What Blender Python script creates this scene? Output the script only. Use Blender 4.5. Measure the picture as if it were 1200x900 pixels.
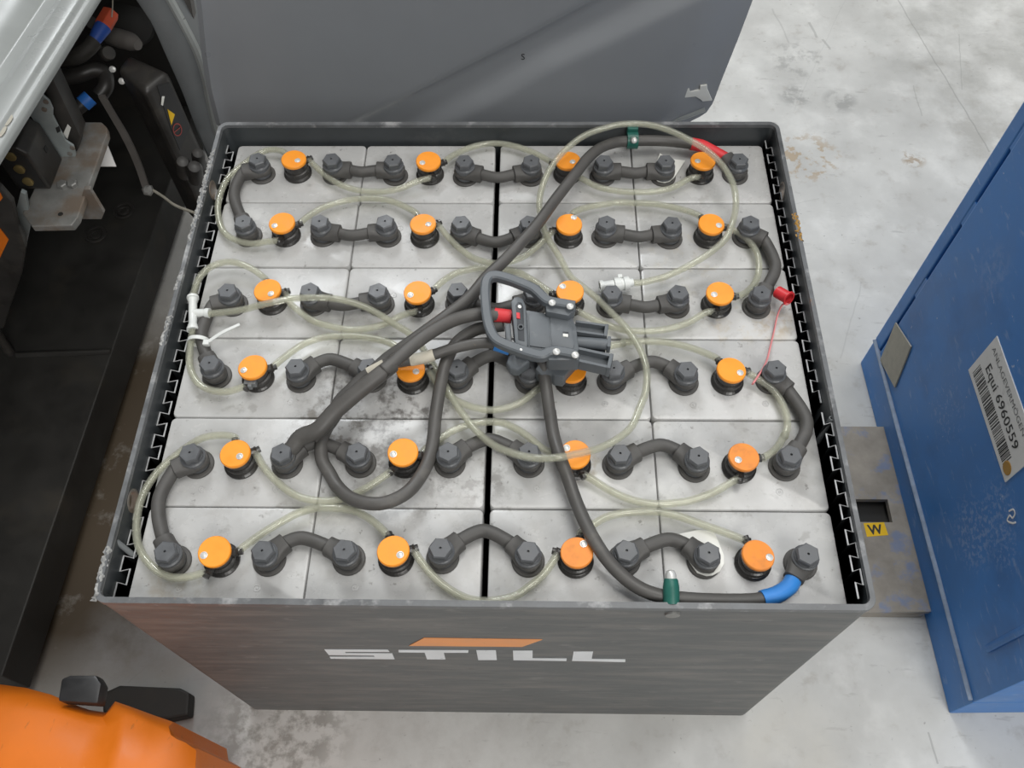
import bpy, bmesh, math, random
from mathutils import Vector, Matrix
random.seed(7)
for o in list(bpy.data.objects): bpy.data.objects.remove(o)
SC = bpy.context.scene
COL = SC.collection
V = Vector

# ------------------------------------------------------------------ camera
H = 0.611            # tray rim height (metres)
L = 0.576            # height of the cell lids
CAM = V((0.0485, -0.2661, 0.9055 + H))
_p, _y, _r, FPX = 1.0332, -0.0369, -0.0266, 1012.5
FW = V((math.sin(_y)*math.cos(_p), math.cos(_y)*math.cos(_p), -math.sin(_p)))
RI = V((math.cos(_y), -math.sin(_y), 0)); UPV = RI.cross(FW)
RI, UPV = (math.cos(_r)*RI + math.sin(_r)*UPV), (-math.sin(_r)*RI + math.cos(_r)*UPV)
cd = bpy.data.cameras.new('camera'); cam = bpy.data.objects.new('camera', cd); COL.objects.link(cam)
cd.sensor_fit = 'HORIZONTAL'; cd.sensor_width = 36; cd.lens = FPX/1200*36; cd.clip_start = 0.02
cam.matrix_world = Matrix(((RI.x, UPV.x, -FW.x, CAM.x), (RI.y, UPV.y, -FW.y, CAM.y), (RI.z, UPV.z, -FW.z, CAM.z), (0, 0, 0, 1)))
SC.camera = cam
SC.view_settings.view_transform = 'Standard'; SC.view_settings.look = 'None'
SC.view_settings.gamma = 1; SC.view_settings.use_curve_mapping = False
SC.view_settings.exposure = 0.0

# ------------------------------------------------------------------ light of the hall, with an unseen front fill
w = bpy.data.worlds.new('hall_light'); SC.world = w; w.use_nodes = True
w.node_tree.nodes['Background'].inputs[0].default_value = (0.98, 0.99, 1.0, 1)
w.node_tree.nodes['Background'].inputs[1].default_value = 0.29
def area_lamp(loc, target, sx, sy, power, col=(1, .985, .95)):
    d = bpy.data.lights.new('area_lamp', 'AREA'); d.shape = 'RECTANGLE'; d.size = sx; d.size_y = sy
    d.energy = power; d.color = col
    o = bpy.data.objects.new('area_lamp', d); COL.objects.link(o); o.location = loc
    o.rotation_euler = (V(target) - V(loc)).to_track_quat('-Z', 'Y').to_euler()
area_lamp((1.2, 1.2, 7.0), (0.6, 0.6, 0), 3.6, 3.6, 215)
area_lamp((-1.6, 6.5, 6.6), (0, .5, .5), 1.8, 3.0, 280, (.95, .98, 1))
area_lamp((2.5, -4.5, 5.5), (0.1, 0.4, .4), 3.0, 3.0, 250)  # unseen front light, strengthened to brighten the door and lettered wall

# ------------------------------------------------------------------ pixel -> point helpers
def ray(u, v): return FW + RI*((u-600)/FPX) - UPV*((v-450)/FPX)
def U(u, v, z): d = ray(u, v); return CAM + d*((z-CAM.z)/d.z)
def UY(u, v, y): d = ray(u, v); return CAM + d*((y-CAM.y)/d.y)
def UP(u, v, p, n): d = ray(u, v); return CAM + d*((V(p)-CAM).dot(V(n))/d.dot(V(n)))

# ------------------------------------------------------------------ materials
def srgb(r, g, b):
    f = lambda c: (c/255/12.92) if c/255 <= .04045 else ((c/255+.055)/1.055)**2.4
    return (f(r), f(g), f(b))
MATS = {}
def mk(name, c, rough=.5, metal=0, var=.12, scale=25, dirt=None, dthr=(.55, .75), dscale=9, damt=.7, bump=0, bscale=200, spec=.5, stretch=None, dstretch=None, rvar=.1, coat=0):
    m = bpy.data.materials.new(name); m.use_nodes = True; nt = m.node_tree; N = nt.nodes; K = nt.links
    b = N['Principled BSDF']; geo = N.new('ShaderNodeNewGeometry')
    def coords(st):
        if not st: return geo.outputs['Position']
        mp = N.new('ShaderNodeMapping'); mp.inputs['Scale'].default_value = st[:3]
        if len(st) > 3: mp.inputs['Rotation'].default_value = st[3:]
        K.new(geo.outputs['Position'], mp.inputs['Vector']); return mp.outputs[0]
    def noise(sc, det=5, st=None):
        n = N.new('ShaderNodeTexNoise'); n.inputs['Scale'].default_value = sc; n.inputs['Detail'].default_value = det
        n.inputs['Roughness'].default_value = .6
        K.new(coords(st), n.inputs['Vector']); return n
    n1 = noise(scale, 5, stretch)
    rp = N.new('ShaderNodeValToRGB'); rp.color_ramp.elements[0].position = .3; rp.color_ramp.elements[1].position = .7
    rp.color_ramp.elements[0].color = tuple(max(0, x*(1-var)) for x in c)+(1,)
    rp.color_ramp.elements[1].color = tuple(min(1, x*(1+var)) for x in c)+(1,)
    K.new(n1.outputs['Fac'], rp.inputs[0]); out = rp.outputs[0]
    ds = dirt if isinstance(dirt, list) else ([(dirt, dthr, dscale, damt, dstretch)] if dirt else [])
    for col, thr, sc, amt, st in ds:
        n2 = noise(sc, 8, st); r2 = N.new('ShaderNodeMapRange')
        r2.inputs[1].default_value, r2.inputs[2].default_value = thr; r2.inputs[3].default_value = 0; r2.inputs[4].default_value = amt
        K.new(n2.outputs['Fac'], r2.inputs[0])
        mx = N.new('ShaderNodeMixRGB'); mx.inputs[2].default_value = tuple(col)+(1,)
        K.new(r2.outputs[0], mx.inputs[0]); K.new(out, mx.inputs[1]); out = mx.outputs[0]
    K.new(out, b.inputs['Base Color'])
    b.inputs['Metallic'].default_value = metal; b.inputs['Specular IOR Level'].default_value = spec
    if coat: b.inputs['Coat Weight'].default_value = coat
    rr = N.new('ShaderNodeMapRange'); rr.inputs[3].default_value = max(.03, rough-rvar); rr.inputs[4].default_value = min(1, rough+rvar)
    rr.inputs[1].default_value = .3; rr.inputs[2].default_value = .7
    K.new(n1.outputs['Fac'], rr.inputs[0]); K.new(rr.outputs[0], b.inputs['Roughness'])
    if bump:
        nb = noise(bscale, 3); bp = N.new('ShaderNodeBump'); bp.inputs['Strength'].default_value = bump; bp.inputs['Distance'].default_value = .001
        K.new(nb.outputs['Fac'], bp.inputs['Height']); K.new(bp.outputs[0], b.inputs['Normal'])
    m['_out'] = 1; MATS[name] = m; m.node_tree['col'] = 0
    return m
def color_tap(m):
    """link feeding base colour, so that marks with a shape of their own can be mixed in"""
    nt = m.node_tree; b = nt.nodes['Principled BSDF']; l = b.inputs['Base Color'].links[0]; return nt, b, l.from_socket
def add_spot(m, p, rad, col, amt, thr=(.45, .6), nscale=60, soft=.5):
    """an irregular stain or patch of tone around point p"""
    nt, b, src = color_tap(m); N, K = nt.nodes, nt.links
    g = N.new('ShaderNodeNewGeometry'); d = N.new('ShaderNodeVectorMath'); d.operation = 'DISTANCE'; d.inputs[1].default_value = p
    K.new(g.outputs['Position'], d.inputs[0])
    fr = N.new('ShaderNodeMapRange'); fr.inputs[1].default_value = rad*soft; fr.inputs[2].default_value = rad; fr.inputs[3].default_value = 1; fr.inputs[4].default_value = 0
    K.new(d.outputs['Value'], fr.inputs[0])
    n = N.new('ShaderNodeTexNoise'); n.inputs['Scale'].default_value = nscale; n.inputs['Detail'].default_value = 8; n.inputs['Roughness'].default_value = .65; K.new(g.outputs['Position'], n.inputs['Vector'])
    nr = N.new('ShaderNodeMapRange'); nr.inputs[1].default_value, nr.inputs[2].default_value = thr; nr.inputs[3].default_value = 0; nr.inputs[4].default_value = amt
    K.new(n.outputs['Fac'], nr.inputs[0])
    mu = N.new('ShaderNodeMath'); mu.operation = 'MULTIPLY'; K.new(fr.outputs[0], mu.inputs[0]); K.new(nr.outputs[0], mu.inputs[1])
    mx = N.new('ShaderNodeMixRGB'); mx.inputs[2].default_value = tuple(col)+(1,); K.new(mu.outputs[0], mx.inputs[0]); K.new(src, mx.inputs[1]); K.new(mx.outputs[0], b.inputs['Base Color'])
def add_line(m, a, c, wid, col, amt):
    """a thin crack or scratch along the segment a-c"""
    nt, b, src = color_tap(m); N, K = nt.nodes, nt.links
    a, c = V(a), V(c); d = (c-a); ln = d.length; d.normalize(); n = V((-d.y, d.x, 0)) if abs(d.z) < .9 else V((1, 0, 0))
    g = N.new('ShaderNodeNewGeometry'); s = N.new('ShaderNodeVectorMath'); s.operation = 'SUBTRACT'; s.inputs[1].default_value = a; 
    wob = N.new('ShaderNodeTexNoise'); wob.inputs['Scale'].default_value = 12; K.new(g.outputs['Position'], wob.inputs['Vector'])
    K.new(g.outputs['Position'], s.inputs[0])
    def dot(v):
        q = N.new('ShaderNodeVectorMath'); q.operation = 'DOT_PRODUCT'; q.inputs[1].default_value = v; K.new(s.outputs[0], q.inputs[0]); return q.outputs['Value']
    def math_(op, x, y):
        q = N.new('ShaderNodeMath'); q.operation = op
        for i, e in enumerate((x, y)):
            if isinstance(e, (int, float)): q.inputs[i].default_value = e
            else: K.new(e, q.inputs[i])
        return q.outputs[0]
    t = dot(d); sd = dot(n); wv = math_('MULTIPLY', math_('SUBTRACT', wob.outputs['Fac'], .5), .012)
    ab = math_('ABSOLUTE', math_('ADD', sd, wv), 0)
    f = math_('LESS_THAN', ab, wid); f = math_('MULTIPLY', f, math_('GREATER_THAN', t, 0)); f = math_('MULTIPLY', f, math_('LESS_THAN', t, ln)); f = math_('MULTIPLY', f, amt)
    mx = N.new('ShaderNodeMixRGB'); mx.inputs[2].default_value = tuple(col)+(1,); K.new(f, mx.inputs[0]); K.new(src, mx.inputs[1]); K.new(mx.outputs[0], b.inputs['Base Color'])

M_floor = mk('concrete', (.60, .60, .58), .55, var=.13, scale=4.5, bump=.12, bscale=60,
    dirt=[((.40, .39, .37), (.46, .70), 6.0, .40, None), ((.36, .33, .29), (.58, .72), 24, .4, None), ((.20, .19, .18), (.66, .72), 75, .6, None), ((.78, .78, .76), (.54, .72), 9, .5, None), ((.30, .29, .28), (.62, .70), 16, .35, (1, 4, 1, 0, 0, .5))])
M_lid = mk('lid_plastic', (.475, .475, .468), .26, var=.09, scale=18, rvar=.10,
    dirt=[((.30, .285, .26), (.54, .74), 20, .42, None), ((.16, .15, .14), (.64, .70), 110, .6, None), ((.68, .68, .66), (.56, .72), 11, .55, None), ((.22, .21, .19), (.60, .68), 45, .35, None)], bump=.08, bscale=90)
M_jar = mk('jar_plastic', (.03, .03, .032), .5)
M_steel_tray = mk('tray_paint', (.098, .103, .104), .5, var=.15, scale=9, stretch=(3, 3, 60),
    dirt=[((.21, .195, .18), (.46, .68), 6, .6, (1, 1, 7)), ((.25, .24, .23), (.60, .70), 24, .4, (1, 1, 2)), ((.04, .042, .045), (.60, .70), 30, .5, (1, 1, 3)), ((.26, .26, .26), (.70, .74), 60, .5, (2, 1, 4))], bump=.1, bscale=120)
M_inner = mk('tray_inner_dark', (.045, .051, .055), .4, var=.2, scale=14, dirt=[((.11, .115, .11), (.56, .74), 18, .5, None)])
M_rim = mk('worn_rim', (.13, .135, .14), .45, .1, var=.3, scale=30, dirt=[((.42, .42, .42), (.55, .68), 28, .7, None), ((.30, .17, .09), (.68, .74), 22, .7, None)])
M_rust = mk('chipped_edge', (.34, .34, .33), .8, 0, var=.4, scale=160, bump=.6, bscale=260)
M_orange = mk('cap_orange', srgb(255, 156, 40), .45, var=.06, scale=60, dirt=((.35, .16, .04), (.62, .76), 75, .45) and None, bump=.05)
M_orange_dirty = mk('cap_orange_dirty', srgb(244, 146, 52), .5, var=.1, scale=60, dirt=[((.30, .13, .05), (.42, .7), 60, .55, None)])
M_black = mk('black_plastic', (.022, .022, .023), .42, var=.2, scale=40)
M_stem = mk('stem_plastic', (.03, .028, .026), .3, var=.3, scale=60)
M_rubber = mk('grey_rubber', (.076, .073, .069), .58, var=.16, scale=35, dirt=[((.14, .13, .12), (.58, .75), 40, .4, None)], bump=.15, bscale=160)
M_hex = mk('bolt_plastic', (.098, .103, .110), .40, var=.12, scale=80, dirt=[((.18, .18, .18), (.62, .75), 90, .4, None)])
M_cable = mk('cable_jacket', (.084, .080, .075), .5, var=.14, scale=30, dirt=[((.17, .16, .14), (.60, .75), 30, .45, None), ((.30, .24, .12), (.71, .76), 26, .5, None)], bump=.1)
M_plug = mk('plug_plastic', (.115, .128, .140), .48, var=.1, scale=40, dirt=[((.22, .225, .23), (.60, .78), 60, .5, None)])
M_plug_dark = mk('plug_recess', (.03, .034, .04), .5)
M_red = mk('red_sleeve', srgb(214, 52, 58), .5, var=.06)
M_blue_sl = mk('blue_sleeve', srgb(52, 128, 204), .45, var=.08, dirt=[((.05, .08, .12), (.62, .72), 60, .5, None)])
M_green = mk('green_clamp', (.016, .115, .09), .4, var=.15, scale=60)
M_silver = mk('zinc', (.66, .66, .64), .35, .35, var=.1, scale=90)
M_white = mk('white_plastic', (.74, .74, .70), .4, var=.05)
M_nylon = mk('nylon_fitting', (.70, .72, .70), .35, var=.06)
M_tape = mk('cream_tape', (.62, .58, .48), .6, var=.08, dirt=[((.3, .27, .2), (.55, .75), 60, .5, None)])
M_strip = mk('corrugated_pvc', (.022, .024, .026), .38, var=.2, scale=30)
M_stripedge = mk('corrugated_edge', (.38, .385, .39), .5, var=.3, scale=60)
M_tubegrey = mk('grey_pvc', (.16, .17, .175), .45)
M_bore = mk('tube_bore', (.02, .02, .02), .6)
M_pink = mk('pink_strap', srgb(226, 140, 142), .5, var=.1)
M_bluebox = mk('blue_paint', (.040, .195, .53), .42, var=.14, scale=5,
    dirt=[((.26, .38, .62), (.60, .70), 26, .55, (1, 1, 3.0, .7, 0, 0)), ((.022, .11, .33), (.50, .7), 6, .6, None), ((.55, .60, .68), (.69, .73), 75, .7, None), ((.15, .07, .04), (.78, .80), 45, .7, None)], bump=.05)
M_seam = mk('grey_weld', (.24, .30, .40), .6, var=.2, scale=60)
M_foot = mk('worn_steel', (.30, .27, .23), .55, .05, var=.2, scale=24, dirt=[((.14, .22, .42), (.56, .66), 20, .6, None)])
M_sticker = mk('label_paper', (.76, .75, .73), .5, var=.05, dirt=[((.4, .38, .35), (.62, .75), 60, .4, None)])
M_ink = mk('black_ink', (.03, .03, .03), .6)
M_inkgrey = mk('grey_ink', (.18, .18, .18), .6)
M_tapegrey = mk('old_tape', (.40, .38, .32), .65, var=.1, scale=60, dirt=[((.25, .23, .19), (.55, .75), 70, .5, None)])
M_brownspot = mk('brown_spot', (.42, .23, .05), .6)
M_yellow = mk('warning_yellow', srgb(236, 190, 20), .5)
M_logo_w = mk('logo_white', (.72, .74, .76), .55, var=.07, dirt=[((.2, .2, .2), (.66, .70), 120, .7, None)])
M_logo_o = mk('logo_orange', (.80, .33, .12), .55, var=.07, dirt=[((.25, .12, .06), (.67, .71), 110, .7, None)])
M_door = mk('door_paint', (.265, .278, .295), .36, var=.05, scale=3, dirt=[((.20, .21, .22), (.68, .76), 50, .3, None)], coat=.15)
M_panel = mk('pale_grey_paint', (.29, .305, .30), .35, var=.06, scale=8, dirt=[((.25, .25, .23), (.62, .78), 14, .4, None)])
M_pillar = mk('pillar_paint', (.15, .16, .165), .4, var=.1, scale=10)
M_brown = mk('brown_seal', (.10, .092, .085), .7, var=.15)
M_chass = mk('chassis_black', (.020, .019, .017), .6, var=.3, scale=12, dirt=[((.05, .042, .03), (.55, .75), 8, .5, None)])
M_cover = mk('cover_black', (.030, .028, .026), .45, var=.25, scale=25, dirt=[((.09, .08, .065), (.52, .75), 20, .6, None)])
M_brkt = mk('bracket_steel', (.25, .25, .24), .5, .35, var=.2, scale=30, dirt=[((.20, .15, .11), (.45, .6), 16, .8, None)])
M_zincplate = mk('zinc_plate', (.36, .40, .40), .45, .4, var=.1, scale=40)
M_hose_dark = mk('dark_hose', (.04, .037, .032), .65, var=.25, scale=80, bump=.5, bscale=500)
M_redorange = mk('red_nut', srgb(206, 84, 52), .5)
M_bluecap = mk('blue_fitting', srgb(46, 84, 168), .5, var=.15)
M_bluecap2 = mk('bright_blue_fitting', srgb(48, 120, 210), .5)
M_gold = mk('brass', (.55, .42, .18), .35, .8)
M_orangebody = mk('orange_paint', srgb(220, 114, 16), .5, var=.06, scale=14,
    dirt=[((.25, .09, .02), (.64, .74), 30, .6, (3, 1, 1)), ((.06, .03, .02), (.73, .76), 34, .8, (2.5, 1, 1)), ((.85, .42, .12), (.68, .74), 40, .4, (4, 1, 1))], bump=.1)
M_ringred = mk('print_red', (.34, .06, .05), .6)

def hose_mat(name, col, mixf):
    m = bpy.data.materials.new(name); m.use_nodes = True; nt = m.node_tree; N = nt.nodes; K = nt.links
    b = N['Principled BSDF']; b.inputs['Base Color'].default_value = col+(1,); b.inputs['Roughness'].default_value = .08
    b.inputs['Transmission Weight'].default_value = .35; b.inputs['IOR'].default_value = 1.5; b.inputs['Specular IOR Level'].default_value = 1.0
    t = N.new('ShaderNodeBsdfTransparent'); t.inputs[0].default_value = (.96, .96, .92, 1)
    mx = N.new('ShaderNodeMixShader'); mx.inputs[0].default_value = mixf
    K.new(t.outputs[0], mx.inputs[1]); K.new(b.outputs[0], mx.inputs[2]); K.new(mx.outputs[0], N['Material Output'].inputs[0]); return m
M_hose = hose_mat('clear_hose', (.64, .645, .55), .31)

# stains of their own shape, patches of tone, and painted shade by the truck
for (u, v, r, c, a, t) in ((430, 480, .10, (.10, .09, .085), .75, (.46, .62)), (470, 560, .07, (.22, .21, .20), .6, (.46, .6)), (560, 560, .05, (.22, .21, .2), .6, (.5, .6)),
        (500, 470, .06, (.08, .07, .06), .7, (.5, .65)), (905, 378, .035, (.36, .28, .17), .6, (.42, .6)), (860, 375, .05, (.40, .33, .22), .5, (.5, .65)), (205, 690, .05, (.36, .32, .26), .6, (.45, .65)),
        (380, 500, .05, (.25, .23, .2), .6, (.5, .6)), (680, 545, .03, (.25, .18, .08), .6, (.45, .6)), (420, 380, .06, (.26, .25, .24), .4, (.5, .65)), (800, 310, .08, (.44, .41, .34), .5, (.5, .65))):
    add_spot(M_lid, U(u, v, L), r, c, a, t)
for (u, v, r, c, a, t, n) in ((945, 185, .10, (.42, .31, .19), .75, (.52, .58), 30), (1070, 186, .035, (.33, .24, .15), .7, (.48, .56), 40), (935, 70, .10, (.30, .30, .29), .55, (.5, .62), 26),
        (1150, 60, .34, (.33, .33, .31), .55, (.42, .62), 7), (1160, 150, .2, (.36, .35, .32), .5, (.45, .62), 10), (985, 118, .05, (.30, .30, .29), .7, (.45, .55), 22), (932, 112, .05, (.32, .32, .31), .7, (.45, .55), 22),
        (130, 570, .56, (.075, .056, .036), 1.0, (.14, .42), 7), (200, 800, .22, (.33, .34, .35), .6, (.3, .6), 12), (330, 850, .14, (.22, .21, .19), .7, (.44, .58), 40), (925, 880, .12, (.66, .64, .58), .5, (.3, .6), 8), (560, 850, .3, (.42, .41, .39), .5, (.42, .6), 18)):  # brown dirt by truck has gap shade painted in; one paler warm patch
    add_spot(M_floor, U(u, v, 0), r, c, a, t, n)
for a, c, wd, am in (((1052, 0), (1160, 178), .0022, .7), ((1124, 40), (1127, 105), .0018, .5), ((948, 26), (958, 44), .004, .6), ((964, 46), (973, 58), .004, .6), ((1070, 100), (1080, 136), .002, .5),
        ((150, 800), (185, 770), .0015, .8), ((1088, 858), (1100, 895), .002, .7), ((1118, 72), (1136, 72), .0015, .4), ((905, 10), (925, 50), .003, .4), ((990, 0), (930, 130), .0015, .2), ((1010, 330), (985, 420), .002, .3), ((890, 250), (960, 232), .0015, .3)):
    add_line(M_floor, U(*a, 0), U(*c, 0), wd*.75, (.25, .25, .24), am*.65)

# ------------------------------------------------------------------ mesh helpers
def link(name, me, mat, parent=None, smooth=False, loc=None):
    o = bpy.data.objects.new(name, me); COL.objects.link(o)
    if mat and not me.materials: me.materials.append(mat)
    if parent: o.parent = parent
    if loc is not None: o.location = loc
    return o
def finish(name, bm, mat, parent=None, smooth=False, org=None):
    """bm is in world coordinates; parts are stored relative to their thing"""
    base = V((0, 0, 0))
    q = parent
    while q is not None: base = base + q.location; q = q.parent
    bmesh.ops.recalc_face_normals(bm, faces=bm.faces)
    own = V(org) if org is not None else base
    for v in bm.verts: v.co -= own
    me = bpy.data.meshes.new(name); bm.to_mesh(me); bm.free()
    if smooth:
        for p in me.polygons: p.use_smooth = True
        if smooth != 'all':
            me.set_sharp_from_angle(angle=math.radians(40))
    o = link(name, me, mat, parent); o.location = own - base
    return o
def tag(o, label, cat=None, group=None, kind=None):
    o['label'] = label
    if cat: o['category'] = cat
    if group: o['group'] = group
    if kind: o['kind'] = kind
    return o
def thing(name, label, cat, loc, group=None):
    o = bpy.data.objects.new(name, None); COL.objects.link(o); o.location = loc; o.empty_display_size = .02
    return tag(o, label, cat, group)
def catmull(P, k=6):
    P = [V(p) for p in P]
    if len(P) < 3: return [P[0].lerp(P[1], i/k) for i in range(k+1)]
    out = []; Q = [P[0]*2-P[1]]+P+[P[-1]*2-P[-2]]
    for i in range(1, len(Q)-2):
        a, b, c, d = Q[i-1:i+3]
        for j in range(k):
            t = j/k; out.append(.5*((2*b)+(c-a)*t+(2*a-5*b+4*c-d)*t*t+(3*b-a-3*c+d)*t*t*t))
    out.append(P[-1]); return out
def lerp_list(R, n):
    if not isinstance(R, (list, tuple)): return [R]*n
    out = []
    for i in range(n):
        t = i/(n-1)*(len(R)-1); j = min(int(t), len(R)-2); out.append(R[j]+(R[j+1]-R[j])*(t-j))
    return out
def sweep(bm, path, R, n=12, section=None, cap=True, up=None, flat=1.0):
    """sweep a round (or given) section along path; R one radius or a list spread over the path"""
    path = [V(p) for p in path]; m = len(path); R = lerp_list(R, m)
    T = [(path[min(i+1, m-1)]-path[max(i-1, 0)]).normalized() for i in range(m)]
    ref = V((0, 0, 1)) if abs(T[0].z) < .9 else V((1, 0, 0))
    nrm = (ref - T[0]*ref.dot(T[0])).normalized(); rings = []
    sec = section or [(math.cos(2*math.pi*k/n), math.sin(2*math.pi*k/n)) for k in range(n)]
    for i in range(m):
        if up is not None: nrm = (V(up)-T[i]*V(up).dot(T[i])).normalized()
        else: nrm = (nrm - T[i]*nrm.dot(T[i])).normalized()
        bi = T[i].cross(nrm)
        rings.append([bm.verts.new(path[i]+(bi*a+nrm*b*flat)*R[i]) for a, b in sec])
    s = len(sec)
    for i in range(m-1):
        for k in range(s): bm.faces.new((rings[i][k], rings[i][(k+1) % s], rings[i+1][(k+1) % s], rings[i+1][k]))
    if cap: bm.faces.new(rings[0][::-1]); bm.faces.new(rings[-1])
    return rings
def hollow(bm, path, ro, ri, n=12):
    a = sweep(bm, path, ro, n, cap=False); b = sweep(bm, path, ri, n, cap=False)
    for e in (0, -1):
        for k in range(n): bm.faces.new((a[e][k], a[e][(k+1) % n], b[e][(k+1) % n], b[e][k]))
def lathe(bm, prof, c=(0, 0, 0), n=24, axis=V((0, 0, 1)), close=True):
    c = V(c); axis = V(axis).normalized(); x = axis.orthogonal().normalized(); y = axis.cross(x); rings = []
    for r, z in prof: rings.append([bm.verts.new(c+axis*z+(x*math.cos(2*math.pi*k/n)+y*math.sin(2*math.pi*k/n))*r) for k in range(n)])
    for i in range(len(rings)-1):
        for k in range(n): bm.faces.new((rings[i][k], rings[i][(k+1) % n], rings[i+1][(k+1) % n], rings[i+1][k]))
    if close: bm.faces.new(rings[0][::-1]); bm.faces.new(rings[-1])
    return rings
def prism(bm, pts, ext):
    """closed solid: outline pts (world) pushed along ext"""
    ext = V(ext); a = [bm.verts.new(p) for p in pts]; b = [bm.verts.new(V(p)+ext) for p in pts]; n = len(a)
    bm.faces.new(a[::-1]); bm.faces.new(b)
    for k in range(n): bm.faces.new((a[k], a[(k+1) % n], b[(k+1) % n], b[k]))
def box(bm, lo, hi):
    lo, hi = V(lo), V(hi)
    prism(bm, [(lo.x, lo.y, lo.z), (hi.x, lo.y, lo.z), (hi.x, hi.y, lo.z), (lo.x, hi.y, lo.z)], (0, 0, hi.z-lo.z))
def bevel(bm, w, seg=2):
    bmesh.ops.recalc_face_normals(bm, faces=bm.faces)
    bmesh.ops.bevel(bm, geom=[e for e in bm.edges if len(e.link_faces) == 2 and e.calc_face_angle(0) > .5], offset=w, segments=seg, affect='EDGES', profile=.6, clamp_overlap=True)
def new(): return bmesh.new()
def rrect(x0, y0, x1, y1, r, n=5):
    out = []
    for cx, cy, a0 in ((x1-r, y1-r, 0), (x0+r, y1-r, 90), (x0+r, y0+r, 180), (x1-r, y0+r, 270)):
        for k in range(n+1): a = math.radians(a0+90*k/n); out.append((cx+r*math.cos(a), cy+r*math.sin(a)))
    return out
def text_bm(s, mapf, size=1.0, bold=0):
    """lettering as flat mesh; mapf turns the text plane (x, y) into world points"""
    cu = bpy.data.curves.new('t', 'FONT'); cu.body = s; cu.size = size; cu.offset = bold; cu.resolution_u = 3
    o = bpy.data.objects.new('t', cu); COL.objects.link(o); bpy.context.view_layer.update()
    me = bpy.data.meshes.new_from_object(o.evaluated_get(bpy.context.evaluated_depsgraph_get()))
    bpy.data.objects.remove(o); bm = new(); bm.from_mesh(me)
    xs = [v.co.x for v in bm.verts]; x0, x1 = min(xs), max(xs)
    ys = [v.co.y for v in bm.verts]; y0, y1 = 0, max(ys)
    for v in bm.verts: v.co = mapf((v.co.x-x0)/(x1-x0), (v.co.y-y0)/(y1-y0))
    return bm

# ================================================================== SETTING
bm = new(); box(bm, (-4, -3, -.08), (5, 6, 0))
tag(finish('floor', bm, M_floor), 'pale grey worn concrete hall floor', kind='structure')

bm = new(); box(bm, (-4, 6, 0), (5, 6.2, 4))
tag(finish('wall_back', bm, M_panel), 'plain pale hall wall', kind='structure')

# ================================================================== BATTERY TRAY
W2, D = .4164, .727
tray = thing('battery_tray', 'dark grey steel battery tray with orange and white lettering on one wall', 'battery tray', (0, D/2, 0))
bm = new()
o_ = rrect(-W2, 0, W2, D, .014, 5); i_ = rrect(-W2+.006, .006, W2-.006, D-.006, .008, 5)
ro = [[bm.verts.new((x, y, z)) for x, y in o_] for z in (0, H-.005)]
ri = [[bm.verts.new((x, y, z)) for x, y in i_] for z in (.006, H-.005)]
n = len(o_)
for k in range(n):
    q = (k+1) % n
    bm.faces.new((ro[0][k], ro[0][q], ro[1][q], ro[1][k])); bm.faces.new((ri[0][q], ri[0][k], ri[1][k], ri[1][q]))
    bm.faces.new((ro[1][k], ro[1][q], ri[1][q], ri[1][k]))
bm.faces.new(ro[0][::-1]); bm.faces.new(ri[0])
walls = finish('tray_walls', bm, M_steel_tray, tray)
holes = []
for (u, v, s) in ((249, 222, -1), (154, 585, -1), (918, 221, 1)):
    n_ = V((1, 0, 0)); p = UP(u, v, (s*(W2-.006), 0, 0), n_); p.z = min(p.z, H-.021); holes.append((p, s))
def bool_cut(obj, cutters):
    for bmc in cutters:
        mc = bpy.data.meshes.new('cut'); bmesh.ops.recalc_face_normals(bmc, faces=bmc.faces); bmc.to_mesh(mc); bmc.free()
        oc = bpy.data.objects.new('cut', mc); COL.objects.link(oc)
        md = obj.modifiers.new('b', 'BOOLEAN'); md.object = oc; md.operation = 'DIFFERENCE'; md.solver = 'EXACT'
        bpy.context.view_layer.update()
        me = bpy.data.meshes.new_from_object(obj.evaluated_get(bpy.context.evaluated_depsgraph_get()))
        obj.modifiers.clear(); old = obj.data; obj.data = me; me.name = obj.name; bpy.data.meshes.remove(old); bpy.data.objects.remove(oc)
cut = []
for p, s in holes:
    b2 = new(); lathe(b2, [(.0118, -.03), (.0118, .03)], p, 24, (1, 0, 0)); cut.append(b2)
bool_cut(walls, cut)
walls.data.materials.append(M_inner)          # darker colour on the inner faces, dusty scuffed paint outside
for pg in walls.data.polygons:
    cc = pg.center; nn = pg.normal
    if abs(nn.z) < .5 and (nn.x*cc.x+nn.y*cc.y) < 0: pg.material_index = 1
for p, s in holes:
    bm = new(); x = s*(W2-.003) - p.x
    rr = lathe(bm, [(.0118, -.0042), (.0142, -.0038), (.0142, .0038), (.0118, .0042), (.0108, 0), (.0118, -.0042)], (s*(W2-.003), p.y, p.z), 24, (1, 0, 0), close=False)
    q = finish('lifting_hole_rim', bm, M_brkt, tray, True); q['label'] = 'bare metal rim of lifting hole'
# rolled rim
bm = new(); o2 = rrect(-W2-.001, -.001, W2+.001, D+.001, .015, 6); i2 = rrect(-W2+.0056, .0056, W2-.0056, D-.0056, .009, 6); n = len(o2)
rg = [[bm.verts.new((x, y, z)) for x, y in lst] for lst, z in ((o2, H-.009), (o2, H-.0015), ([(a*.9985, b) for a, b in o2], H), ([(a*1.001, b) for a, b in i2], H), (i2, H-.0015), (i2, H-.009))]
for j in range(6):
    a, b = rg[j], rg[(j+1) % 6]
    for k in range(n): bm.faces.new((a[k], a[(k+1) % n], b[(k+1) % n], b[k]))
q = finish('rim', bm, M_rim, tray, True); q['label'] = 'worn bare steel rim'
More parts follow.
